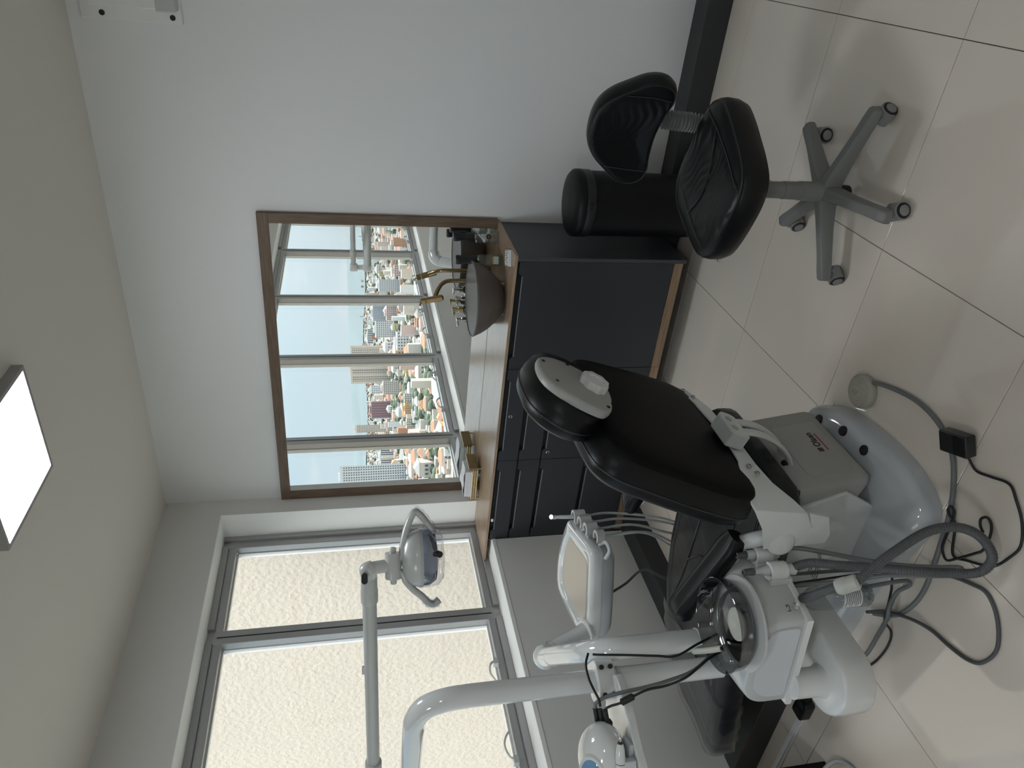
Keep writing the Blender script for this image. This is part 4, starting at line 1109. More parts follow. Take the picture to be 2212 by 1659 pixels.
for x, y, z in ((1.664, -1.515, 0.560), (1.667, -1.560, 0.545), (1.672, -1.925, 0.533), (1.672, -1.958, 0.524)):
    sw = MB().lathe([(0.0, 0.0), (0.0082, 0.0), (0.0082, 0.003), (0.006, 0.0052), (0.0, 0.0055)], (x - 0.002, y, z), NB, 18).build('screw_head', 'steel', brk, 40)
    MB().lathe([(0.0, 0.0), (0.0035, 0.0), (0.0035, 0.0058), (0.0, 0.0058)], (x - 0.002, y, z), NB, 6).build('hex_socket', 'recess_black', brk, 0)
# bottom tab of the bracket under the seat corner
MB().prism([(1.50, 0.400), (1.565, 0.385), (1.620, 0.410), (1.600, 0.345), (1.535, 0.318), (1.50, 0.325)], (0, -2.075, 0), basis((1, 0, 0), (0, 0, 1)), -0.004, 0.004).build('bracket_tab', 'metal_white', ch, 0, 0.0015)
# block on the bracket and twin actuator straps
blk = MB().prism([(-0.055, -0.030), (0.050, -0.030), (0.062, -0.012), (0.062, 0.020), (0.045, 0.034), (-0.055, 0.034)], V(1.690, -1.800, 0.545), BB, -0.012, 0.040)
bl_ = blk.build('pivot_block', 'grey_white', ch, 0, 0.006, 3)
for yy in (-0.022, 0.022):
    MB().lathe([(0.0, 0.0), (0.011, 0.0), (0.011, 0.0025), (0.0, 0.0025)], V(1.690, -1.800, 0.545) + BB @ Vector((yy, 0.012, 0.0395)), NB, 18).build('bolt_recess', 'shell_grey', bl_, 40)
for yy in (-1.772, -1.820):
    P = smooth_path([(1.700, yy, 0.560), (1.712, yy, 0.515), (1.702, yy, 0.455), (1.672, yy, 0.395), (1.630, yy, 0.345), (1.578, yy - 0.004, 0.312)], 6)
    MB().tube(P, 0.016, 12, flat=(0.55, 1.0)).build('strap', 'grey_white', ch, 50)

# arm rests
def arm_rest(side):
    y = CYC + side * 0.240
    P = [(1.485, y, 0.560), (1.40, y, 0.590), (1.30, y, 0.628), (1.21, y, 0.660), (1.165, y, 0.655)]
    Q = smooth_path(P, 6); R = []
    n = len(Q)
    for i, p in enumerate(Q):
        t = i / (n - 1); w = 0.040 * (1 - 0.5 * max(0, (t - 0.85) / 0.15) ** 2) * (1 - 0.35 * max(0, (0.1 - t) / 0.1)); h = 0.024 * (1 - 0.4 * max(0, (t - 0.85) / 0.15))
        tang = (Q[min(i + 1, n - 1)] - Q[max(i - 1, 0)]).normalized(); up = V(0, 1, 0).cross(tang)
        if up.z < 0: up = -up
        R.append([p + V(0, a * w, 0) + up * (b * h) for a, b in ((-0.8, -1), (-1, -0.6), (-1, 0.3), (-0.85, 0.85), (-0.4, 1.0), (0.4, 1.0), (0.85, 0.85), (1, 0.3), (1, -0.6), (0.8, -1))])
    pad = MB().rings(R).build('armrest_pad', 'leather_black', ch, 60)
    MB().tube([r[4] + V(0, 0, 0.0005) for r in R], 0.0013, 5).build('seam', 'thread', pad, 60)
    Z0 = V(0, 0, -0.03)
    MB().tube(smooth_path([(1.470, y, 0.535), (1.38, y, 0.565), (1.28, y, 0.602), (1.21, y, 0.630)], 5), 0.030, 12, flat=(1.0, 0.5)).build('armrest_support', 'metal_white', ch, 60)
    MB().tube(smooth_path([(1.520, y + side * 0.040, 0.460), (1.500, y + side * 0.030, 0.510), (1.465, y + side * 0.006, 0.538)], 5), 0.022, 14).build('armrest_hinge', 'metal_white', ch, 60)
arm_rest(-1); arm_rest(1)
MB().lathe([(0.0, 0.0), (0.036, 0.0), (0.040, 0.006), (0.040, 0.014), (0.032, 0.022), (0.0, 0.025)], (1.515, CYC - 0.296, 0.466), (0.25, -1, 0.15), 28).build('hip_joint', 'metal_white', ch, 50)
# ================================================================== SPITTOON UNIT
un = thing('spittoon_unit', (1.25, -2.18, 0), 'white spittoon unit with smoked bowl and suction holders beside the chair', 'spittoon unit')
ZB, ZT = 0.435, 0.592
def ring_u(y, x0, x1, zb, zt, rt, rb=0.012):
    """section seen from the front: flat bottom, big round shoulders"""
    o = []
    for cx, cz, r, a0 in ((x1 - rt, zt - rt, rt, 0), (x0 + rt, zt - rt, rt, 90), (x0 + rb, zb + rb, rb, 180), (x1 - rb, zb + rb, rb, 270)):
        for i in range(9):
            a = math.radians(a0 + 90 * i / 8); o.append((cx + r * math.cos(a), cz + r * math.sin(a)))
    return [V(x, y - 0.16 * (1.25 - x) * 1.0, z) for x, z in o]
bd = MB()
bd.rings([ring_u(-2.273, 1.122, 1.392, ZB + 0.006, ZT - 0.012, 0.070), ring_u(-2.268, 1.114, 1.400, ZB, ZT - 0.004, 0.078), ring_u(-2.24, 1.108, 1.408, ZB, ZT, 0.080), ring_u(-2.15, 1.085, 1.420, ZB, ZT, 0.080), ring_u(-2.075, 1.07, 1.424, ZB, ZT - 0.002, 0.078), ring_u(-2.045, 1.078, 1.420, ZB, ZT - 0.012, 0.070), ring_u(-2.030, 1.095, 1.405, ZB + 0.008, ZT - 0.030, 0.060)])
body = bd.build('body', 'grey_white', un, 50)
# flat inset end panel and the lower rim
pn = MB().rings([ring_u(-2.2742, 1.140, 1.376, ZB + 0.022, ZT - 0.030, 0.060), ring_u(-2.2775, 1.142, 1.374, ZB + 0.024, ZT - 0.032, 0.058)])
pn.build('end_panel', 'panel_grey', body, 40)
rm = MB().rings([ring_u(-2.283, 1.110, 1.404, ZB - 0.004, ZB + 0.016, 0.006, 0.004), ring_u(-2.150, 1.080, 1.424, ZB - 0.004, ZB + 0.016, 0.006, 0.004), ring_u(-2.040, 1.080, 1.424, ZB - 0.004, ZB + 0.016, 0.006, 0.004)])
rm.build('lower_rim', 'white_plastic', body, 40)
# control on the camera-side flank
MB().lathe([(0.0, 0.0), (0.011, 0.0), (0.009, 0.006), (0.0085, 0.014), (0.0065, 0.018), (0.0, 0.0185)], (1.416, -2.215, 0.466), (1, 0.0, 0.1), 8).build('tap_knob', 'chrome', body, 30)
for dy, dz, ly, lz in ((0.0, 0.024, 0.0016, 0.010), (0.004, 0.020, 0.008, 0.0016), (0.016, 0.024, 0.008, 0.0016), (0.020, 0.020, 0.0016, 0.008), (0.016, 0.017, 0.010, 0.0016)):
    MB().box((1.4196, -2.232 + dy, 0.472 + dz), (0.0012, ly, lz)).build('marking', 'ink', body, 0)
# smoked glass bowl
BC = V(1.322, -2.178, 0)
MB().lathe([(0.0, 0.590), (0.070, 0.590), (0.095, 0.594), (0.114, 0.604), (0.123, 0.620), (0.127, 0.650), (0.1285, 0.6535), (0.1265, 0.6545), (0.1245, 0.652), (0.119, 0.622), (0.108, 0.608), (0.085, 0.600), (0.0, 0.598)], BC, n=56).build('bowl', 'smoke_glass', un, 60)
MB().lathe([(0.132, 0.583), (0.130, 0.588), (0.110, 0.592), (0.0, 0.592)], BC, n=48).build('bowl_seat', 'grey_white', un, 50)
MB().lathe([(0.045, 0.600), (0.045, 0.606), (0.040, 0.609), (0.020, 0.610), (0.016, 0.607), (0.0, 0.607)], BC + V(0.008, -0.010, 0), n=32).build('strainer', 'fitting_cream', un, 50)
# cup filler spout
MB().tube(smooth_path([(1.205, -2.150, 0.585), (1.203, -2.160, 0.66), (1.208, -2.172, 0.690), (1.228, -2.186, 0.700), (1.262, -2.212, 0.688), (1.298, -2.236, 0.664)], 6), 0.0085, 12).build('filler_spout', 'fitting_cream', un, 60)
MB().cyl((1.298, -2.236, 0.664), (1.2995, -2.237, 0.663), 0.0055).build('spout_mouth', 'recess_black', un, 40)
# holders with suction handpieces on the flank
for k, (y, zt) in enumerate(((-2.052, 0.512), (-2.115, 0.500))):
    hb = MB()
    o = V(1.448, y, zt - 0.045)
    prof = []
    for i in range(21):
        a = math.radians(40 + 280 * i / 20); prof.append((0.026 * math.cos(a + math.pi * 0.5), 0.026 * math.sin(a + math.pi * 0.5)))
    for i in range(20, -1, -1):
        a = math.radians(40 + 280 * i / 20); prof.append((0.0175 * math.cos(a + math.pi * 0.5), 0.0175 * math.sin(a + math.pi * 0.5)))
    hb.prism(prof, o, I3, 0.0, 0.052)
    hb.bb((1.415, y - 0.026, zt - 0.062), (1.436, y + 0.026, zt + 0.002))
    hb.build('holder', 'white_plastic', un, 30, 0.0015)
    ax = V(0.02, 0, 1)
    if k == 1:
        MB().lathe([(0.0165, -0.075), (0.0165, -0.04), (0.0155, -0.02), (0.0150, 0.010), (0.009, 0.030), (0.0085, 0.045), (0.0095, 0.052)], (1.450, y, zt), ax, 24).build('suction_handle', 'grey_white', un, 50)
        MB().lathe([(0.0100, 0.050), (0.0108, 0.058), (0.0085, 0.083), (0.0045, 0.084), (0.0045, 0.076)], (1.450, y, zt), ax, 20).build('suction_tip', 'hose_dark', un, 40)
    else:
        MB().lathe([(0.0150, -0.070), (0.0150, -0.02), (0.0145, 0.012), (0.0120, 0.030)], (1.450, y, zt), ax, 24).build('suction_handle', 'grey_white', un, 50)
        MB().lathe([(0.0105, 0.028), (0.0110, 0.034), (0.0085, 0.060), (0.0045, 0.061), (0.0045, 0.052)], (1.450, y, zt), ax, 20).build('suction_tip', 'hose_dark', un, 40)
# swivel arm underneath, with its post
sa = MB(); pts = []
for i in range(17):
    a = math.radians(180 + 180 * i / 16); pts.append((1.190 + 0.100 * math.cos(a), -2.292 + 0.100 * math.sin(a)))
pts = [(1.096, -1.97)] + pts + [(1.298, -1.97)]
sa.puff([(x, y) for x, y in pts], (0, 0, 0), I3, [(0.94, 0.252), (1.0, 0.262), (1.0, 0.326), (0.985, 0.340), (0.95, 0.347), (0.90, 0.349)])
sa.build('swivel_arm', 'white_plastic', un, 50)
MB().lathe([(0.052, 0.344), (0.046, 0.352), (0.041, 0.362), (0.040, 0.440)], (1.172, -2.286, 0), n=32).build('post', 'white_plastic', un, 50)
# water bottle hanging under the body
bt = thing('water_bottle', (1.385, -2.172, 0.195), 'clear plastic water bottle with printed label hanging under the spittoon unit', 'bottle')
bo = V(1.385, -2.172, 0)
MB().lathe([(0.012, 0.2045), (0.022, 0.199), (0.031, 0.204), (0.0345, 0.222), (0.0345, 0.236), (0.0335, 0.238), (0.0335, 0.305), (0.0345, 0.307), (0.0345, 0.350), (0.030, 0.385), (0.016, 0.408), (0.0135, 0.412)], bo, n=36).build('body', 'pet_clear', bt, 50)
for i in range(5):
    a = 2 * math.pi * i / 5
    MB().sphere(bo + V(0.017 * math.cos(a), 0.017 * math.sin(a), 0.2035), 0.0105, 10, 8).build('foot_lobe', 'pet_clear', bt, 60)
MB().lathe([(0.0145, 0.408), (0.0160, 0.410), (0.0160, 0.4305), (0.0, 0.4305)], bo, n=24).build('cap', 'white_plastic', bt, 40)
arc = []
for j in range(2):
    arc.append([bo + V(0.0339 * math.cos(math.radians(a)), 0.0339 * math.sin(math.radians(a)), (0.242, 0.300)[j]) for a in range(-110, 41, 6)])
lb = MB().rings(arc, False, False, closed=False).build('label', 'label_grey', bt, 60)
for i in range(8):
    z = 0.248 + i * 0.0062; n0 = -100 if i % 3 else -85
    rr_ = [[bo + V(0.0343 * math.cos(math.radians(a)), 0.0343 * math.sin(math.radians(a)), z + dz) for a in range(n0, 31, 6)] for dz in (0.0, 0.0022)]
    MB().rings(rr_, False, False, closed=False).build('print_line', 'ink_grey', lb, 60)

# ================================================================== SUCTION HOSES
def hose(name, pts, r, m, label, cat='hose', n=7, ribs=0.0, seg=10, group=None):
    P = smooth_path(pts, n)
    if ribs:
        Q = [P[0]]; step = ribs / 4; acc = 0
        dense = []
        for i in range(len(P) - 1):
            L0 = (P[i + 1] - P[i]).length; k = max(1, int(L0 / step))
            for j in range(k): dense.append(P[i].lerp(P[i + 1], j / k))
        L1 = 0; rad = []
        for i, p in enumerate(dense):
            if i: L1 += (p - dense[i - 1]).length
            rad.append(r * (1 + 0.05 * math.cos(L1 * 2 * math.pi / ribs)))
        mb = MB().tube(dense, rad, seg)
    else:
        mb = MB().tube(P, r, seg)
    zmin = min(p.z for p in P)
    o = mb.build(name, m, smooth=70, loc=(P[0].x, P[0].y, zmin))
    return tag(o, label, cat, group)
sh = hose('suction_hose', [(1.452, -2.115, 0.432), (1.478, -2.125, 0.390), (1.500, -2.160, 0.335), (1.530, -2.205, 0.265), (1.562, -2.258, 0.185), (1.578, -2.288, 0.110), (1.605, -2.315, 0.055), (1.650, -2.310, 0.036), (1.690, -2.275, 0.062),
     (1.700, -2.245, 0.115), (1.680, -2.235, 0.190), (1.630, -2.255, 0.290), (1.560, -2.270, 0.370)], 0.0125, 'hose_dark', 'thick ribbed grey suction hose hanging in a loop above the floor', ribs=0.007, seg=12)
fitting = MB().lathe([(0.0150, 0.0), (0.0205, 0.006), (0.0205, 0.030), (0.0215, 0.032), (0.0215, 0.052), (0.017, 0.060)], (1.560, -2.272, 0.365), V(-0.058, 0.030, 0.055), 24)
tag(fitting.build('hose_coupling', 'fitting_cream', smooth=40, loc=(1.560, -2.272, 0.365)), 'cream plastic coupling on the ribbed suction hose', 'coupling')
hose('suction_hose', [(1.520, -2.250, 0.405), (1.485, -2.235, 0.428), (1.445, -2.215, 0.438), (1.41, -2.19, 0.431)], 0.0120, 'hose_dark', 'short ribbed hose end between cream coupling and spittoon body', ribs=0.007, seg=12)
hose('suction_hose', [(1.451, -2.052, 0.440), (1.475, -2.062, 0.405), (1.490, -2.100, 0.340), (1.505, -2.150, 0.262), (1.530, -2.205, 0.185), (1.555, -2.245, 0.110), (1.580, -2.275, 0.070), (1.575, -2.292, 0.090), (1.545, -2.262, 0.140), (1.505, -2.215, 0.215), (1.45, -2.175, 0.300), (1.385, -2.12, 0.418)], 0.0068, 'hose_grey', 'thin grey saliva hose doubled back under the spittoon unit')
cf = MB().lathe([(0.0, 0.0), (0.0155, 0.0), (0.0165, 0.004), (0.0165, 0.034), (0.012, 0.040)], (1.462, -2.085, 0.330), V(0.25, -0.1, -0.9), 22)
tag(cf.build('hose_filter', 'fitting_cream', smooth=40, loc=(1.462, -2.085, 0.30)), 'small cream filter cup hanging below the suction holders', 'filter')

# ================================================================== LAMP ON ITS POLE
lp = thing('operating_lamp', (1.10, -2.155, 0.58), 'white dental operating lamp on a bent pole and long spring arm', 'lamp')
PX, PY = 1.10, -2.155
MB().tube(smooth_path([(PX, PY, 0.575), (PX, PY, 0.80), (PX, PY, 1.10), (PX, PY, 1.28)], 4) + smooth_path([(PX, PY, 1.33), (PX - 0.006, PY, 1.395), (PX - 0.032, PY + 0.002, 1.448), (PX - 0.085, PY + 0.006, 1.474), (PX - 0.15, PY + 0.012, 1.478)], 6) + [V(0.80, -2.122, 1.478), V(0.56, -2.092, 1.478)], 0.0315, 24).build('pole', 'white_gloss', lp, 60)
MB().lathe([(0.034, 0.0), (0.034, 0.010), (0.032, 0.012)], (PX, PY, 0.895), n=28).build('pole_collar', 'fitting_cream', lp, 40)
MB().lathe([(0.0, -0.030), (0.030, -0.030), (0.033, -0.024), (0.033, 0.024), (0.028, 0.032), (0.020, 0.036), (0.020, 0.075), (0.030, 0.078), (0.033, 0.086), (0.033, 0.128), (0.028, 0.134), (0.0, 0.136)], (0.545, -2.090, 1.478), n=28).build('knuckle', 'white_plastic', lp, 40)
E0 = V(0.545, -2.090, 1.585); E1 = V(1.380, -1.955, 1.592)
dr = (E1 - E0).normalized()
MB().tube([E0, E0 + dr * 0.05, E1 - dr * 0.06], 0.0195, 24).build('spring_arm', 'grey_white', lp, 60)
MB().lathe([(0.024, 0.0), (0.0255, 0.004), (0.0255, 0.05), (0.024, 0.055)], E0 + dr * 0.10, dr, 24).build('arm_sleeve', 'grey_white', lp, 40)
MB().lathe([(0.0215, 0.0), (0.0235, 0.003), (0.0235, 0.040), (0.022, 0.044)], E1 - dr * 0.085, dr, 24).build('arm_collar', 'grey_white', lp, 40)
MB().box(E0 + dr * 0.52 + V(0, 0, 0.0195), (0.03, 0.012, 0.006), basis(dr, (0, 0, 1))).build('spring_screw', 'steel', lp, 0, 0.002)
# elbow: rounded knuckle, then a neck going down to the yoke
RD = V(0.8437, 0.5368, 0); UP = V(0, 0, 1); DP = V(-0.5368, 0.8437, 0)
LH = V(1.442, -1.962, 1.448); k_ = 0.001242
def LP(px, py, dep=0.0):
    return LH + RD * ((1205 - py) * k_) + UP * ((915 - px) * k_) + DP * dep
MB().tube(smooth_path([E1 - dr * 0.055, E1 - dr * 0.02, E1 + V(0.004, 0.002, 0.0), LP(797, 1222), LP(806, 1219)], 6), [0.0222] * 12 + [0.0225] * 7 + [0.021] * 6, 24).build('elbow', 'grey_white', lp, 60)
fwd = -DP
oc = MB().prism(rrect(0.016, 0.028, 0.0078), LP(789, 1235, -0.0245), basis(UP, RD), -0.004, 0.004).build('elbow_window', 'ink', lp, 0)
MB().cyl(LP(806, 1219), LP(838, 1216), 0.0175).build('neck', 'grey_white', lp, 40)
# yoke with two long handles
yk = MB()
yk.lathe([(0.0, -0.034), (0.021, -0.034), (0.022, -0.030), (0.022, 0.030), (0.021, 0.034), (0.0, 0.034)], LP(850, 1217), RD, 26)
yk.build('yoke_barrel', 'grey_white', lp, 40)
for s in (1, -1):
    MB().lathe([(0.0, 0.0), (0.0085, 0.0), (0.0085, 0.012), (0.007, 0.015), (0.0, 0.015)], LP(850, 1217) + RD * (s * 0.034), RD * s, 18).build('yoke_knob', 'grey_white', lp, 40)
hA = smooth_path([LP(856, 1208), LP(868, 1196), LP(872, 1172), LP(880, 1140), LP(896, 1106), LP(908, 1110), LP(925, 1132), LP(938, 1152)], 7)
hB = smooth_path([LP(856, 1226), LP(870, 1236), LP(876, 1252), LP(892, 1272), LP(910, 1288), LP(924, 1303), LP(936, 1306), LP(946, 1298)], 7)
for H_, nm in ((hA, 0.60), (hB, 0.62)):
    c = int(len(H_) * nm)
    hd = MB().tube(H_, 0.0115, 14, flat=(1.15, 0.8)).build('handle', 'grey_white', lp, 60)
    film = H_[c:]
    rad = [0.0132 + 0.0022 * math.sin(i * 2.1) * math.sin(i * 0.7) for i in range(len(film))]
    MB().tube(film, rad, 10, flat=(1.2, 0.9)).build('plastic_film', 'clear_plastic', hd, 20)
# head: opaque dome above, faceted reflector, clear visor below
def oval(w, d, n=36):
    return [(w * math.cos(2 * math.pi * i / n), d * math.sin(2 * math.pi * i / n)) for i in range(n)]
HB = basis(RD, DP)
dome = MB().puff(oval(0.078, 0.055), LP(915, 1205), HB, [(0.06, 0.060), (0.40, 0.056), (0.72, 0.046), (0.92, 0.030), (1.0, 0.010), (0.98, 0.004)]).build('head_dome', 'grey_white', lp, 50)
MB().puff(oval(0.0765, 0.054), LP(915, 1205), HB, [(0.98, 0.006), (0.985, -0.012), (0.80, -0.032), (0.3, -0.038), (0.02, -0.038)]).build('reflector', 'sky_lens', lp, 50)
vis = MB().puff(oval(0.0785, 0.056), LP(915, 1205), HB, [(1.005, 0.012), (1.0, -0.020), (0.94, -0.038), (0.74, -0.051), (0.4, -0.054), (0.02, -0.054)]).build('visor', 'lamp_shield', lp, 50)
MB().lathe([(0.0, 0.0), (0.0085, 0.0), (0.0085, 0.012), (0.0, 0.013)], LP(942, 1190, -0.046), DP * -1 + UP * -0.4, 18).build('lamp_badge', 'ink', lp, 40)
MB().cyl(LP(925, 1203, 0), LP(950, 1203, 0), 0.012).build('bulb', 'clear_plastic', lp, 40)

# ================================================================== INSTRUMENT TRAY (DELIVERY UNIT)
dt = thing('instrument_tray', (0.82, -1.52, 0.74), 'white instrument delivery tray on a curved arm beyond the chair', 'instrument tray')
top = [(0.913, -1.312), (0.745, -1.288), (0.575, -1.335), (0.640, -1.610), (0.705, -1.728), (0.955, -1.640), (1.040, -1.600)]
ts = smooth2([(0.925, -1.318), (0.83, -1.296), (0.74, -1.290), (0.65, -1.302), (0.585, -1.340), (0.588, -1.42), (0.622, -1.55), (0.66, -1.66), (0.712, -1.722), (0.80, -1.705), (0.93, -1.655), (1.025, -1.612), (1.032, -1.57), (0.985, -1.45), (0.945, -1.345)], 3)
shell_t = MB().puff(ts, (0, 0, 0), I3, [(0.70, 0.700), (0.86, 0.704), (0.95, 0.725), (0.975, 0.757)])
shell_t.build('lower_shell', 'panel_grey', dt, 50)
up_t = MB().puff(ts, (0, 0, 0), I3, [(0.985, 0.7565), (1.0, 0.761), (1.0, 0.788), (0.985, 0.798), (0.95, 0.803), (0.80, 0.803), (0.77, 0.796), (0.76, 0.792), (0.02, 0.7915)])
up_t.build('upper_shell', 'white_gloss', dt, 50)
cxx = sum(p[0] for p in ts) / len(ts); cyy = sum(p[1] for p in ts) / len(ts)
mt_ = [(cxx - 0.012 + (x - cxx) * 0.66, cyy + 0.01 + (y - cyy) * 0.72) for x, y in ts]
MB().prism(mt_, (0, 0, 0), I3, 0.791, 0.7935).build('silicone_mat', 'tray_beige', dt, 0, 0.001)
for i in range(6):
    MB().box((0.960 + 0.003 * i, -1.362 - 0.011 * i, 0.8032), (0.004, 0.009, 0.0008), Matrix.Rotation(-0.3, 3, 'Z')).build('badge', 'ink' if i % 2 else 'ink_red', dt, 0)
side = V(0.085, -0.29, 0).normalized(); outw = V(0.96, 0.28, 0).normalized()
slots = [V(0.955, -1.365, 0.772), V(0.978, -1.425, 0.768), V(1.000, -1.485, 0.766), V(1.022, -1.550, 0.764)]
tips = []
for i, s in enumerate(slots):
    c = s + outw * 0.030
    hol = []
    for j in range(15):
        a = math.radians(-125 + 250 * j / 14); hol.append((0.027 * math.cos(a), 0.027 * math.sin(a)))
    for j in range(14, -1, -1):
        a = math.radians(-125 + 250 * j / 14); hol.append((0.016 * math.cos(a), 0.016 * math.sin(a)))
    B = basis(-outw, side) if i < 3 else basis(-outw, side)
    if i < 3:
        MB().prism(hol, c, basis(outw, V(0, 0, 1).cross(outw)), -0.022, 0.024).build('holder', 'grey_white', dt, 30, 0.0015)
        MB().box(s + outw * 0.006, (0.016, 0.034, 0.028), basis(outw, side)).build('holder_stem', 'grey_white', dt, 0, 0.002)
    else:
        MB().prism(hol, c + V(0, 0, -0.008), basis(outw, V(0, 0, 1).cross(outw)), -0.016, 0.016).build('holder', 'grey_white', dt, 30, 0.0015)
    tips.append(c)
    if i == 0:
        MB().tube(smooth_path([c + V(0, 0, -0.04), c + V(0, 0, 0.03), c + V(-0.012, 0.016, 0.070), c + V(-0.020, 0.026, 0.092)], 5), [0.0085] * 6 + [0.0075] * 5 + [0.0068] * 5, 14).build('handpiece', 'hose_light', dt, 60)
        hd_ = c + V(-0.022, 0.030, 0.094)
        MB().cyl(hd_ + V(0.006, -0.006, 0.009), hd_ + V(-0.010, 0.008, -0.012), 0.0088).build('handpiece_head', 'steel', dt, 40)
        MB().tube([hd_ + V(-0.009, 0.007, -0.010), hd_ + V(-0.026, 0.016, -0.036)], 0.0012, 6).build('bur', 'steel', dt, 60)
    elif i < 3:
        MB().cyl(c + V(0, 0, -0.034), c + V(0, 0, 0.012), 0.0105).build('hose_plug', 'hose_light', dt, 40)
        MB().cyl(c + V(0, 0, 0.012), c + V(0, 0, 0.026), 0.0055).build('hose_connector', 'chrome', dt, 40)
# hand grip loop under the near corner
MB().tube(smooth_path([(1.030, -1.560, 0.757), (1.055, -1.575, 0.742), (1.050, -1.612, 0.738), (1.020, -1.622, 0.752)], 6), 0.008, 10).build('grip', 'panel_grey', dt, 60)
MB().bb((0.72, -1.60, 0.685), (0.86, -1.46, 0.702)).build('underside_box', 'panel_grey', dt, 0, 0.004)
# support tube from the spittoon unit, arm and elbow
MB().tube(smooth_path([(1.166, -2.104, 0.575), (1.166, -2.104, 0.72), (1.166, -2.104, 0.85)], 4) + smooth_path([(1.165, -2.103, 0.885), (1.150, -2.092, 0.925), (1.110, -2.063, 0.955), (1.04, -2.012, 0.972)], 6) + smooth_path([(0.98, -1.968, 0.980), (0.88, -1.895, 0.990), (0.815, -1.848, 0.992)], 4), 0.0325, 24).build('support_tube', 'white_gloss', dt, 60)
MB().tube(smooth_path([(0.86, -1.882, 0.990), (0.795, -1.835, 0.994), (0.755, -1.800, 0.985), (0.738, -1.778, 0.955), (0.735, -1.755, 0.905), (0.735, -1.730, 0.850), (0.738, -1.705, 0.803)], 7), [0.034] * 8 + [0.042] * 14 + [0.038] * 21, 22).build('elbow', 'white_gloss', dt, 60)
MB().lathe([(0.038, 0.0), (0.048, 0.004), (0.048, 0.012), (0.042, 0.018)], (0.738, -1.700, 0.797), (0, -0.25, 1), 28).build('swivel_ring', 'white_plastic', dt, 40)
MB().lathe([(0.0345, 0.0), (0.0345, 0.008)], (1.166, -2.104, 0.640), n=28).build('tube_ring', 'white_plastic', dt, 40)
# hoses hanging down behind the chair
hz = [(tips[0], (0.935, -1.415, 0.30)), (tips[1], (0.905, -1.405, 0.28)), (tips[2], (0.905, -1.42, 0.28)), (tips[3], (0.79, -1.425, 0.24)), (V(1.01, -1.50, 0.775), (0.775, -1.43, 0.24))]
for i, (a, e_) in enumerate(hz):
    a = V(a) + V(0, 0, -0.030 if i < 3 else -0.028); e_ = V(e_)
    mid1 = a + V(0.004, 0.004, -0.10 - 0.02 * i); mid2 = a.lerp(e_, 0.62) + V(0.02, 0.01 if i != 2 else -0.03, -0.03)
    P = smooth_path([a, mid1, mid2, e_, e_ + V(-0.05, 0.02, -0.16), e_ + V(-0.13, 0.04, -0.20)], 7)
    hs_ = MB().tube(P, 0.0048, 8).build('hanging_hose', 'hose_light', dt, 70)
MB().tube(smooth_path([(0.86, -1.66, 0.750), (0.855, -1.60, 0.64), (0.78, -1.47, 0.50), (0.67, -1.43, 0.36), (0.60, -1.40, 0.20)], 7), 0.005, 8).build('hanging_hose', 'hose_dark', dt, 70)

# ================================================================== ULTRASONIC SCALER ON A POLE SHELF
sf = thing('pole_shelf', (1.10, -2.155, 0.90), 'white shelf plate with a drilled clamp fixed round the lamp pole', 'shelf')
cd_ = V(-0.45, -0.89, 0)
cl = MB().prism(rrect(0.105, 0.096, 0.024), V(1.10, -2.155, 0), Matrix.Rotation(math.atan2(-0.45, 0.89) + math.pi / 2, 3, 'Z'), 0.918, 0.972)
cl.build('clamp', 'white_plastic', sf, 40, 0.003)
for s_, z_ in ((-0.036, 0.958), (-0.036, 0.932), (0.036, 0.958), (0.036, 0.932)):
    nrm = V(0.80, -0.60, 0); tang = V(0.60, 0.80, 0)
    c = V(1.10, -2.155, z_) + nrm * 0.046 + tang * (-s_)
    MB().lathe([(0.0, 0.0), (0.0068, 0.0), (0.0068, 0.0055), (0.0, 0.0056)], c, nrm, 16).build('bolt_hole', 'ink', sf, 40)
plate_o = smooth2([(1.150, -2.175), (1.165, -2.215), (1.150, -2.285), (1.125, -2.360), (1.095, -2.440), (1.02, -2.47), (0.92, -2.45), (0.88, -2.38), (0.92, -2.27), (1.00, -2.19), (1.07, -2.165)], 5)
MB().prism(plate_o, (0, 0, 0), I3, 0.905, 0.929).build('plate', 'white_gloss', sf, 40, 0.004)
sc_ = thing('ultrasonic_scaler', (1.02, -2.335, 0.93), 'white rounded ultrasonic scaler with blue dial on the pole shelf', 'scaler')
SB = basis(V(0.80, -0.55, 0.0), V(0.40, 0.60, 0.70)) 
SCc = V(1.035, -2.335, 0.992)
o36 = oval(0.105, 0.078)
ZN = V(0.30, -0.50, 0.81).normalized()
SB = basis(V(0.857, 0.515, 0), None, None) if False else basis(V(0.86, 0.51, 0.0).normalized(), V(-0.42, 0.70, 0.58))
MB().sphere(SCc, 1.0, 28, 16, (0.098, 0.080, 0.062)).build('housing', 'white_gloss', sc_, 70)
ND = V(0.15, -0.62, 0.77).normalized(); DB = basis(V(0.86, 0.51, 0), None, None) if False else basis(V(1, 0.24, 0), ND.cross(V(1, 0.24, 0)))
pd = SCc + V(0.000, -0.050, 0.040)
MB().puff(oval(0.062, 0.040), pd, DB, [(1.08, -0.012), (1.06, 0.0), (1.0, 0.006)]).build('dial_rim', 'white_plastic', sc_, 50)
MB().puff(oval(0.056, 0.035), pd, DB, [(1.0, 0.004), (0.9, 0.008), (0.5, 0.0095), (0.02, 0.010)]).build('dial', 'blue_gloss', sc_, 50)
MB().box((1.095, -2.290, 0.968), (0.030, 0.022, 0.016), Matrix.Rotation(0.5, 3, 'Z')).build('socket_panel', 'ink', sc_, 0, 0.002)
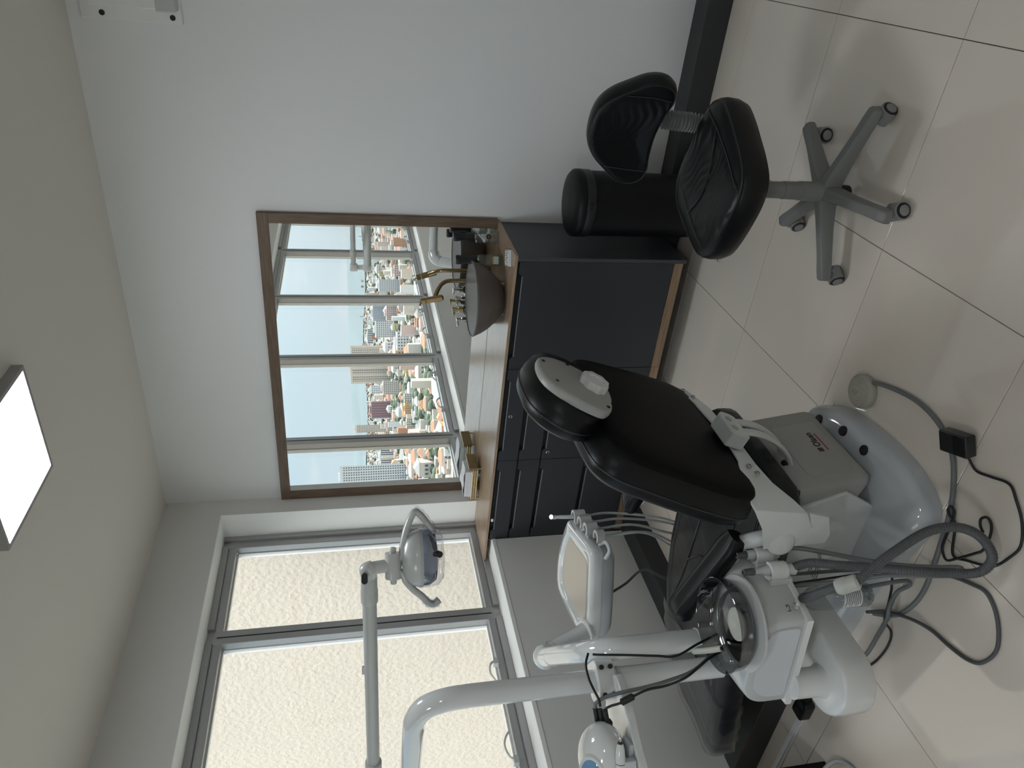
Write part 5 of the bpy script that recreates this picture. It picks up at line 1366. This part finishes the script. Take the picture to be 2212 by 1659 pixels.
for p in ((1.107, -2.276, 0.986), (1.117, -2.286, 0.976), (1.100, -2.268, 0.996)):
    p = V(*p); MB().cyl(p + V(-0.022, -0.016, -0.004), p + V(0.022, 0.016, 0.004), 0.0068).build('plug', 'cable_black', sc_, 40)
MB().box((1.09, -2.36, 0.936), (0.05, 0.05, 0.014), Matrix.Rotation(0.5, 3, 'Z')).build('front_foot', 'panel_grey', sc_, 0, 0.003)
hp_ = thing('scaler_handpiece', (1.10, -2.40, 0.955), 'white pen-shaped scaler handpiece with metal tip in front of the scaler', 'handpiece')
d_ = V(-0.86, -0.51, 0.0).normalized(); a_ = V(1.145, -2.372, 0.972)
MB().lathe([(0.0075, 0.0), (0.0110, 0.012), (0.0130, 0.035), (0.0125, 0.12), (0.011, 0.16)], a_, d_, 24).build('grip', 'white_plastic', hp_, 50)
MB().lathe([(0.0055, -0.004), (0.0078, 0.001)], a_, d_, 20).build('collar', 'ink', hp_, 40)
MB().lathe([(0.0129, 0.050), (0.0132, 0.051), (0.0129, 0.052)], a_, d_, 24).build('ring', 'ink', hp_, 40)
MB().tube(smooth_path([a_ - d_ * 0.002, a_ - d_ * 0.014, a_ - d_ * 0.028 + V(0, 0, 0.005), a_ - d_ * 0.038 + V(0.003, 0, 0.016)], 5), [0.0032] * 6 + [0.0022] * 5 + [0.0010] * 5, 8).build('tip', 'chrome', hp_, 60)
MB().box(a_ + d_ * 0.07 + V(0, 0, -0.024), (0.05, 0.022, 0.034), basis(d_, (0, 0, 1).__class__((0, 0, 1)) if False else V(0, 0, 1).cross(d_))).build('cradle', 'panel_grey', hp_, 0, 0.003)
# its leads
hose('power_lead', [(1.139, -2.260, 0.990), (1.150, -2.245, 0.992), (1.160, -2.225, 1.000), (1.165, -2.190, 1.006), (1.172, -2.150, 1.004), (1.180, -2.120, 0.990)], 0.0034, 'cable_black', 'thin black lead curling round the lamp pole above the clamp', 'cable')
hose('power_lead', [(1.200, -2.140, 0.985), (1.208, -2.150, 0.965), (1.220, -2.168, 0.90), (1.226, -2.185, 0.82), (1.222, -2.190, 0.76), (1.215, -2.155, 0.68), (1.205, -2.12, 0.598)], 0.0034, 'cable_black', 'black lead running down between the two white poles', 'cable')
pl_ = thing('ferrite_lead', (1.15, -2.27, 0.60), 'black lead with a ribbed ferrite sleeve hanging from the scaler', 'cable')
F = [(1.140, -2.268, 0.978), (1.152, -2.270, 0.965), (1.168, -2.275, 0.942), (1.184, -2.273, 0.915), (1.204, -2.270, 0.872), (1.216, -2.272, 0.820), (1.228, -2.262, 0.760), (1.222, -2.215, 0.68), (1.19, -2.165, 0.595)]
MB().tube(smooth_path(F, 7), 0.0036, 8).build('lead', 'cable_black', pl_, 70)
fa = V(1.170, -2.275, 0.940); fb = V(1.186, -2.273, 0.912)
MB().lathe([(0.004, -0.004), (0.0095, 0.0), (0.0095, 0.034), (0.004, 0.038)], fa, fb - fa, 16).build('ferrite_sleeve', 'cable_black', pl_, 40)
hose('water_line', [(1.122, -2.252, 0.999), (1.135, -2.246, 0.998), (1.155, -2.245, 0.975), (1.172, -2.248, 0.935), (1.190, -2.252, 0.865), (1.208, -2.252, 0.800), (1.218, -2.235, 0.72), (1.19, -2.15, 0.597)], 0.0052, 'hose_grey', 'grey water line from the scaler down to the spittoon bowl', 'hose')

# ================================================================== ON THE FLOOR
# foot pedal
fp = thing('foot_pedal', (1.738, -1.662, 0.0), 'round cream foot pedal on the floor touching the chair base', 'pedal')
fo = (1.738, -1.662, 0)
MB().lathe([(0.0, 0.0006), (0.055, 0.0006), (0.057, 0.004), (0.0565, 0.020), (0.052, 0.026), (0.047, 0.028)], fo, n=40).build('housing', 'pedal_cream', fp, 50)
MB().lathe([(0.046, 0.0275), (0.045, 0.032), (0.038, 0.033), (0.037, 0.0355), (0.031, 0.036), (0.030, 0.0385), (0.023, 0.039), (0.022, 0.041), (0.0, 0.0415)], fo, n=40).build('press_disc', 'pedal_cream', fp, 30)
for i, (lx, ly) in enumerate(((0.018, 0.0), (0.018, 0.008), (0.018, -0.008), (0.008, 0.0))):
    MB().box((1.738 + (i - 1.5) * 0.004, -1.662 + ly, 0.0420), (0.014 if i < 3 else 0.004, 0.003 if i < 3 else 0.018, 0.0015)).build('relief_mark', 'pedal_cream', fp, 0)
hose('pedal_cord', [(1.790, -1.690, 0.012), (1.806, -1.735, 0.008), (1.824, -1.80, 0.008), (1.836, -1.87, 0.008), (1.833, -1.94, 0.008), (1.812, -2.005, 0.008), (1.772, -2.058, 0.008), (1.700, -2.102, 0.008), (1.627, -2.130, 0.008), (1.556, -2.145, 0.008), (1.475, -2.160, 0.008), (1.385, -2.173, 0.008), (1.309, -2.167, 0.008), (1.233, -2.140, 0.008), (1.180, -2.095, 0.008), (1.15, -2.065, 0.008)], 0.0072, 'hose_grey', 'grey pedal cord curving across the floor round the chair base', 'cord')
# black power adapter
ad = thing('power_adapter', (1.818, -2.062, 0.008), 'black ribbed power adapter lying on the pedal cord', 'power adapter')
AB = basis(V(0.36, -0.93, 0), V(0.93, 0.36, 0.22))
ao = V(1.830, -2.062, 0.026)
MB().prism(rrect(0.092, 0.062, 0.005), ao, AB, -0.0165, 0.0165).build('case', 'black_plastic', ad, 40, 0.003)
for i in range(9):
    MB().box(ao + AB @ Vector((0.004 + i * 0.0045, 0.0, 0.0168)), (0.0018, 0.052, 0.0016), AB).build('rib', 'black_plastic', ad, 0)
hose('adapter_cord', [(1.812, -2.110, 0.020), (1.790, -2.135, 0.006), (1.805, -2.178, 0.006), (1.824, -2.230, 0.006), (1.802, -2.266, 0.006), (1.764, -2.308, 0.006), (1.711, -2.335, 0.006), (1.663, -2.327, 0.006), (1.615, -2.308, 0.006), (1.586, -2.276, 0.006), (1.558, -2.232, 0.006), (1.540, -2.206, 0.006), (1.548, -2.187, 0.006), (1.598, -2.166, 0.006), (1.622, -2.155, 0.008), (1.638, -2.138, 0.020), (1.652, -2.130, 0.024), (1.662, -2.132, 0.020), (1.650, -2.142, 0.012), (1.612, -2.150, 0.010), (1.567, -2.155, 0.012),
     (1.533, -2.164, 0.013), (1.517, -2.190, 0.013), (1.546, -2.214, 0.013), (1.601, -2.249, 0.012), (1.626, -2.262, 0.010), (1.667, -2.257, 0.006), (1.697, -2.245, 0.006), (1.708, -2.227, 0.008), (1.693, -2.215, 0.010), (1.676, -2.222, 0.010), (1.668, -2.240, 0.012)], 0.0036, 'cable_black', 'thin black adapter cord tangled in small loops on the floor', 'cord', n=5)
hose('floor_tube', [(1.135, -2.045, 0.014), (1.200, -2.100, 0.014), (1.266, -2.182, 0.016), (1.294, -2.248, 0.006), (1.309, -2.316, 0.006), (1.329, -2.377, 0.006), (1.360, -2.411, 0.006), (1.419, -2.425, 0.006), (1.469, -2.407, 0.006), (1.513, -2.369, 0.006), (1.533, -2.324, 0.006), (1.518, -2.282, 0.006), (1.490, -2.227, 0.012), (1.455, -2.165, 0.05), (1.425, -2.120, 0.16), (1.41, -2.10, 0.42)], 0.0052, 'hose_dark', 'dark grey tube lying in a wide loop on the shiny floor', 'hose')
hose('power_cable', [(1.400, -2.125, 0.42), (1.405, -2.120, 0.24), (1.380, -2.098, 0.08), (1.302, -2.085, 0.022), (1.242, -2.100, 0.018), (1.182, -2.115, 0.018), (1.159, -2.145, 0.006), (1.110, -2.158, 0.006), (1.032, -2.150, 0.006), (0.964, -2.128, 0.006), (0.890, -2.090, 0.006), (0.80, -2.06, 0.006), (0.70, -2.03, 0.006), (0.612, -2.005, 0.03)], 0.0036, 'cable_black', 'black power cord running along the floor to the socket block', 'cord')
hose('floor_tube', [(1.375, -2.150, 0.42), (1.390, -2.155, 0.22), (1.395, -2.148, 0.07), (1.361, -2.138, 0.024), (1.303, -2.112, 0.022), (1.249, -2.118, 0.030), (1.194, -2.125, 0.022), (1.096, -2.112, 0.007), (1.0, -2.107, 0.007), (0.90, -2.075, 0.007), (0.80, -2.035, 0.007), (0.68, -1.98, 0.007)], 0.0065, 'hose_grey', 'grey tube running under the spittoon unit towards the skirting box', 'hose')
# low charcoal duct box beside the window wall
db = thing('duct_box', (0.35, -1.706, 0.0), 'low charcoal MDF duct box with chipped edge under the chair foot', 'duct box')
MB().bb((0.0, -1.910, 0.0), (0.72, -1.5005, 0.1085)).build('box', 'baseboard_dark', db, 0, 0.001)
rc = random.Random(5); P = []
for i in range(60):
    P.append(V(0.10 + i * 0.0102, -1.9102 + rc.uniform(-0.0008, 0.0010), 0.1085 + rc.uniform(-0.0045, 0.0010)))
MB().tube(P, [rc.uniform(0.0008, 0.0034) for _ in P], 6).build('chipped_edge', 'chip_brown', db, 0)
# white cable trunking and black socket block
ctk = thing('cable_trunking', (0.27, -1.995, 0.0), 'white cable trunking strip on the floor leading to the socket block', 'trunking')
MB().bb((0.0, -2.006, 0.0), (0.520, -1.984, 0.016)).build('cover', 'white_plastic', ctk, 0, 0.002)
MB().bb((0.0, -2.012, 0.0), (0.520, -2.006, 0.008)).build('flange', 'white_plastic', ctk, 0, 0.001)
sk = thing('socket_block', (0.565, -1.995, 0.0), 'black multi-way socket block at the end of the white trunking', 'socket')
MB().prism(rrect(0.085, 0.060, 0.012), (0.565, -1.998, 0), I3, 0.0005, 0.040).build('block', 'black_plastic', sk, 40, 0.003)
for i in (-1, 1):
    MB().prism(circ(0.017, 20), (0.565 + i * 0.021, -1.998, 0), I3, 0.0385, 0.0415).build('socket_ring', 'black_rubber', sk, 40)
    for j in (-1, 1):
        MB().cyl((0.565 + i * 0.021 + j * 0.0055, -1.998, 0.040), (0.565 + i * 0.021 + j * 0.0055, -1.998, 0.042), 0.0025).build('pin_hole', 'recess_black', sk, 40)
# black cabinet corner at the lower left edge, with a pale tube lying over it
bc = thing('black_pedestal', (0.26, -2.40, 0.0), 'black low pedestal just entering the frame at the window side', 'pedestal')
MB().bb((0.14, -2.66, 0.0005), (0.482, -2.158, 0.38)).build('carcass', 'black_satin', bc, 0, 0.002)
MB().bb((0.13, -2.67, 0.38), (0.490, -2.150, 0.398)).build('top_board', 'black_satin', bc, 0, 0.002)
for z0_, z1_ in ((0.02, 0.19), (0.196, 0.374)):
    MB().bb((0.4825, -2.65, z0_), (0.492, -2.168, z1_)).build('drawer_front', 'black_satin', bc, 0, 0.0015)
hose('pale_tube', [(0.62, -2.42, 0.007), (0.63, -2.32, 0.007), (0.60, -2.235, 0.012), (0.555, -2.205, 0.03), (0.520, -2.225, 0.07), (0.505, -2.28, 0.10)], 0.0075, 'hose_light', 'pale plastic tube arching past the black pedestal', 'hose')
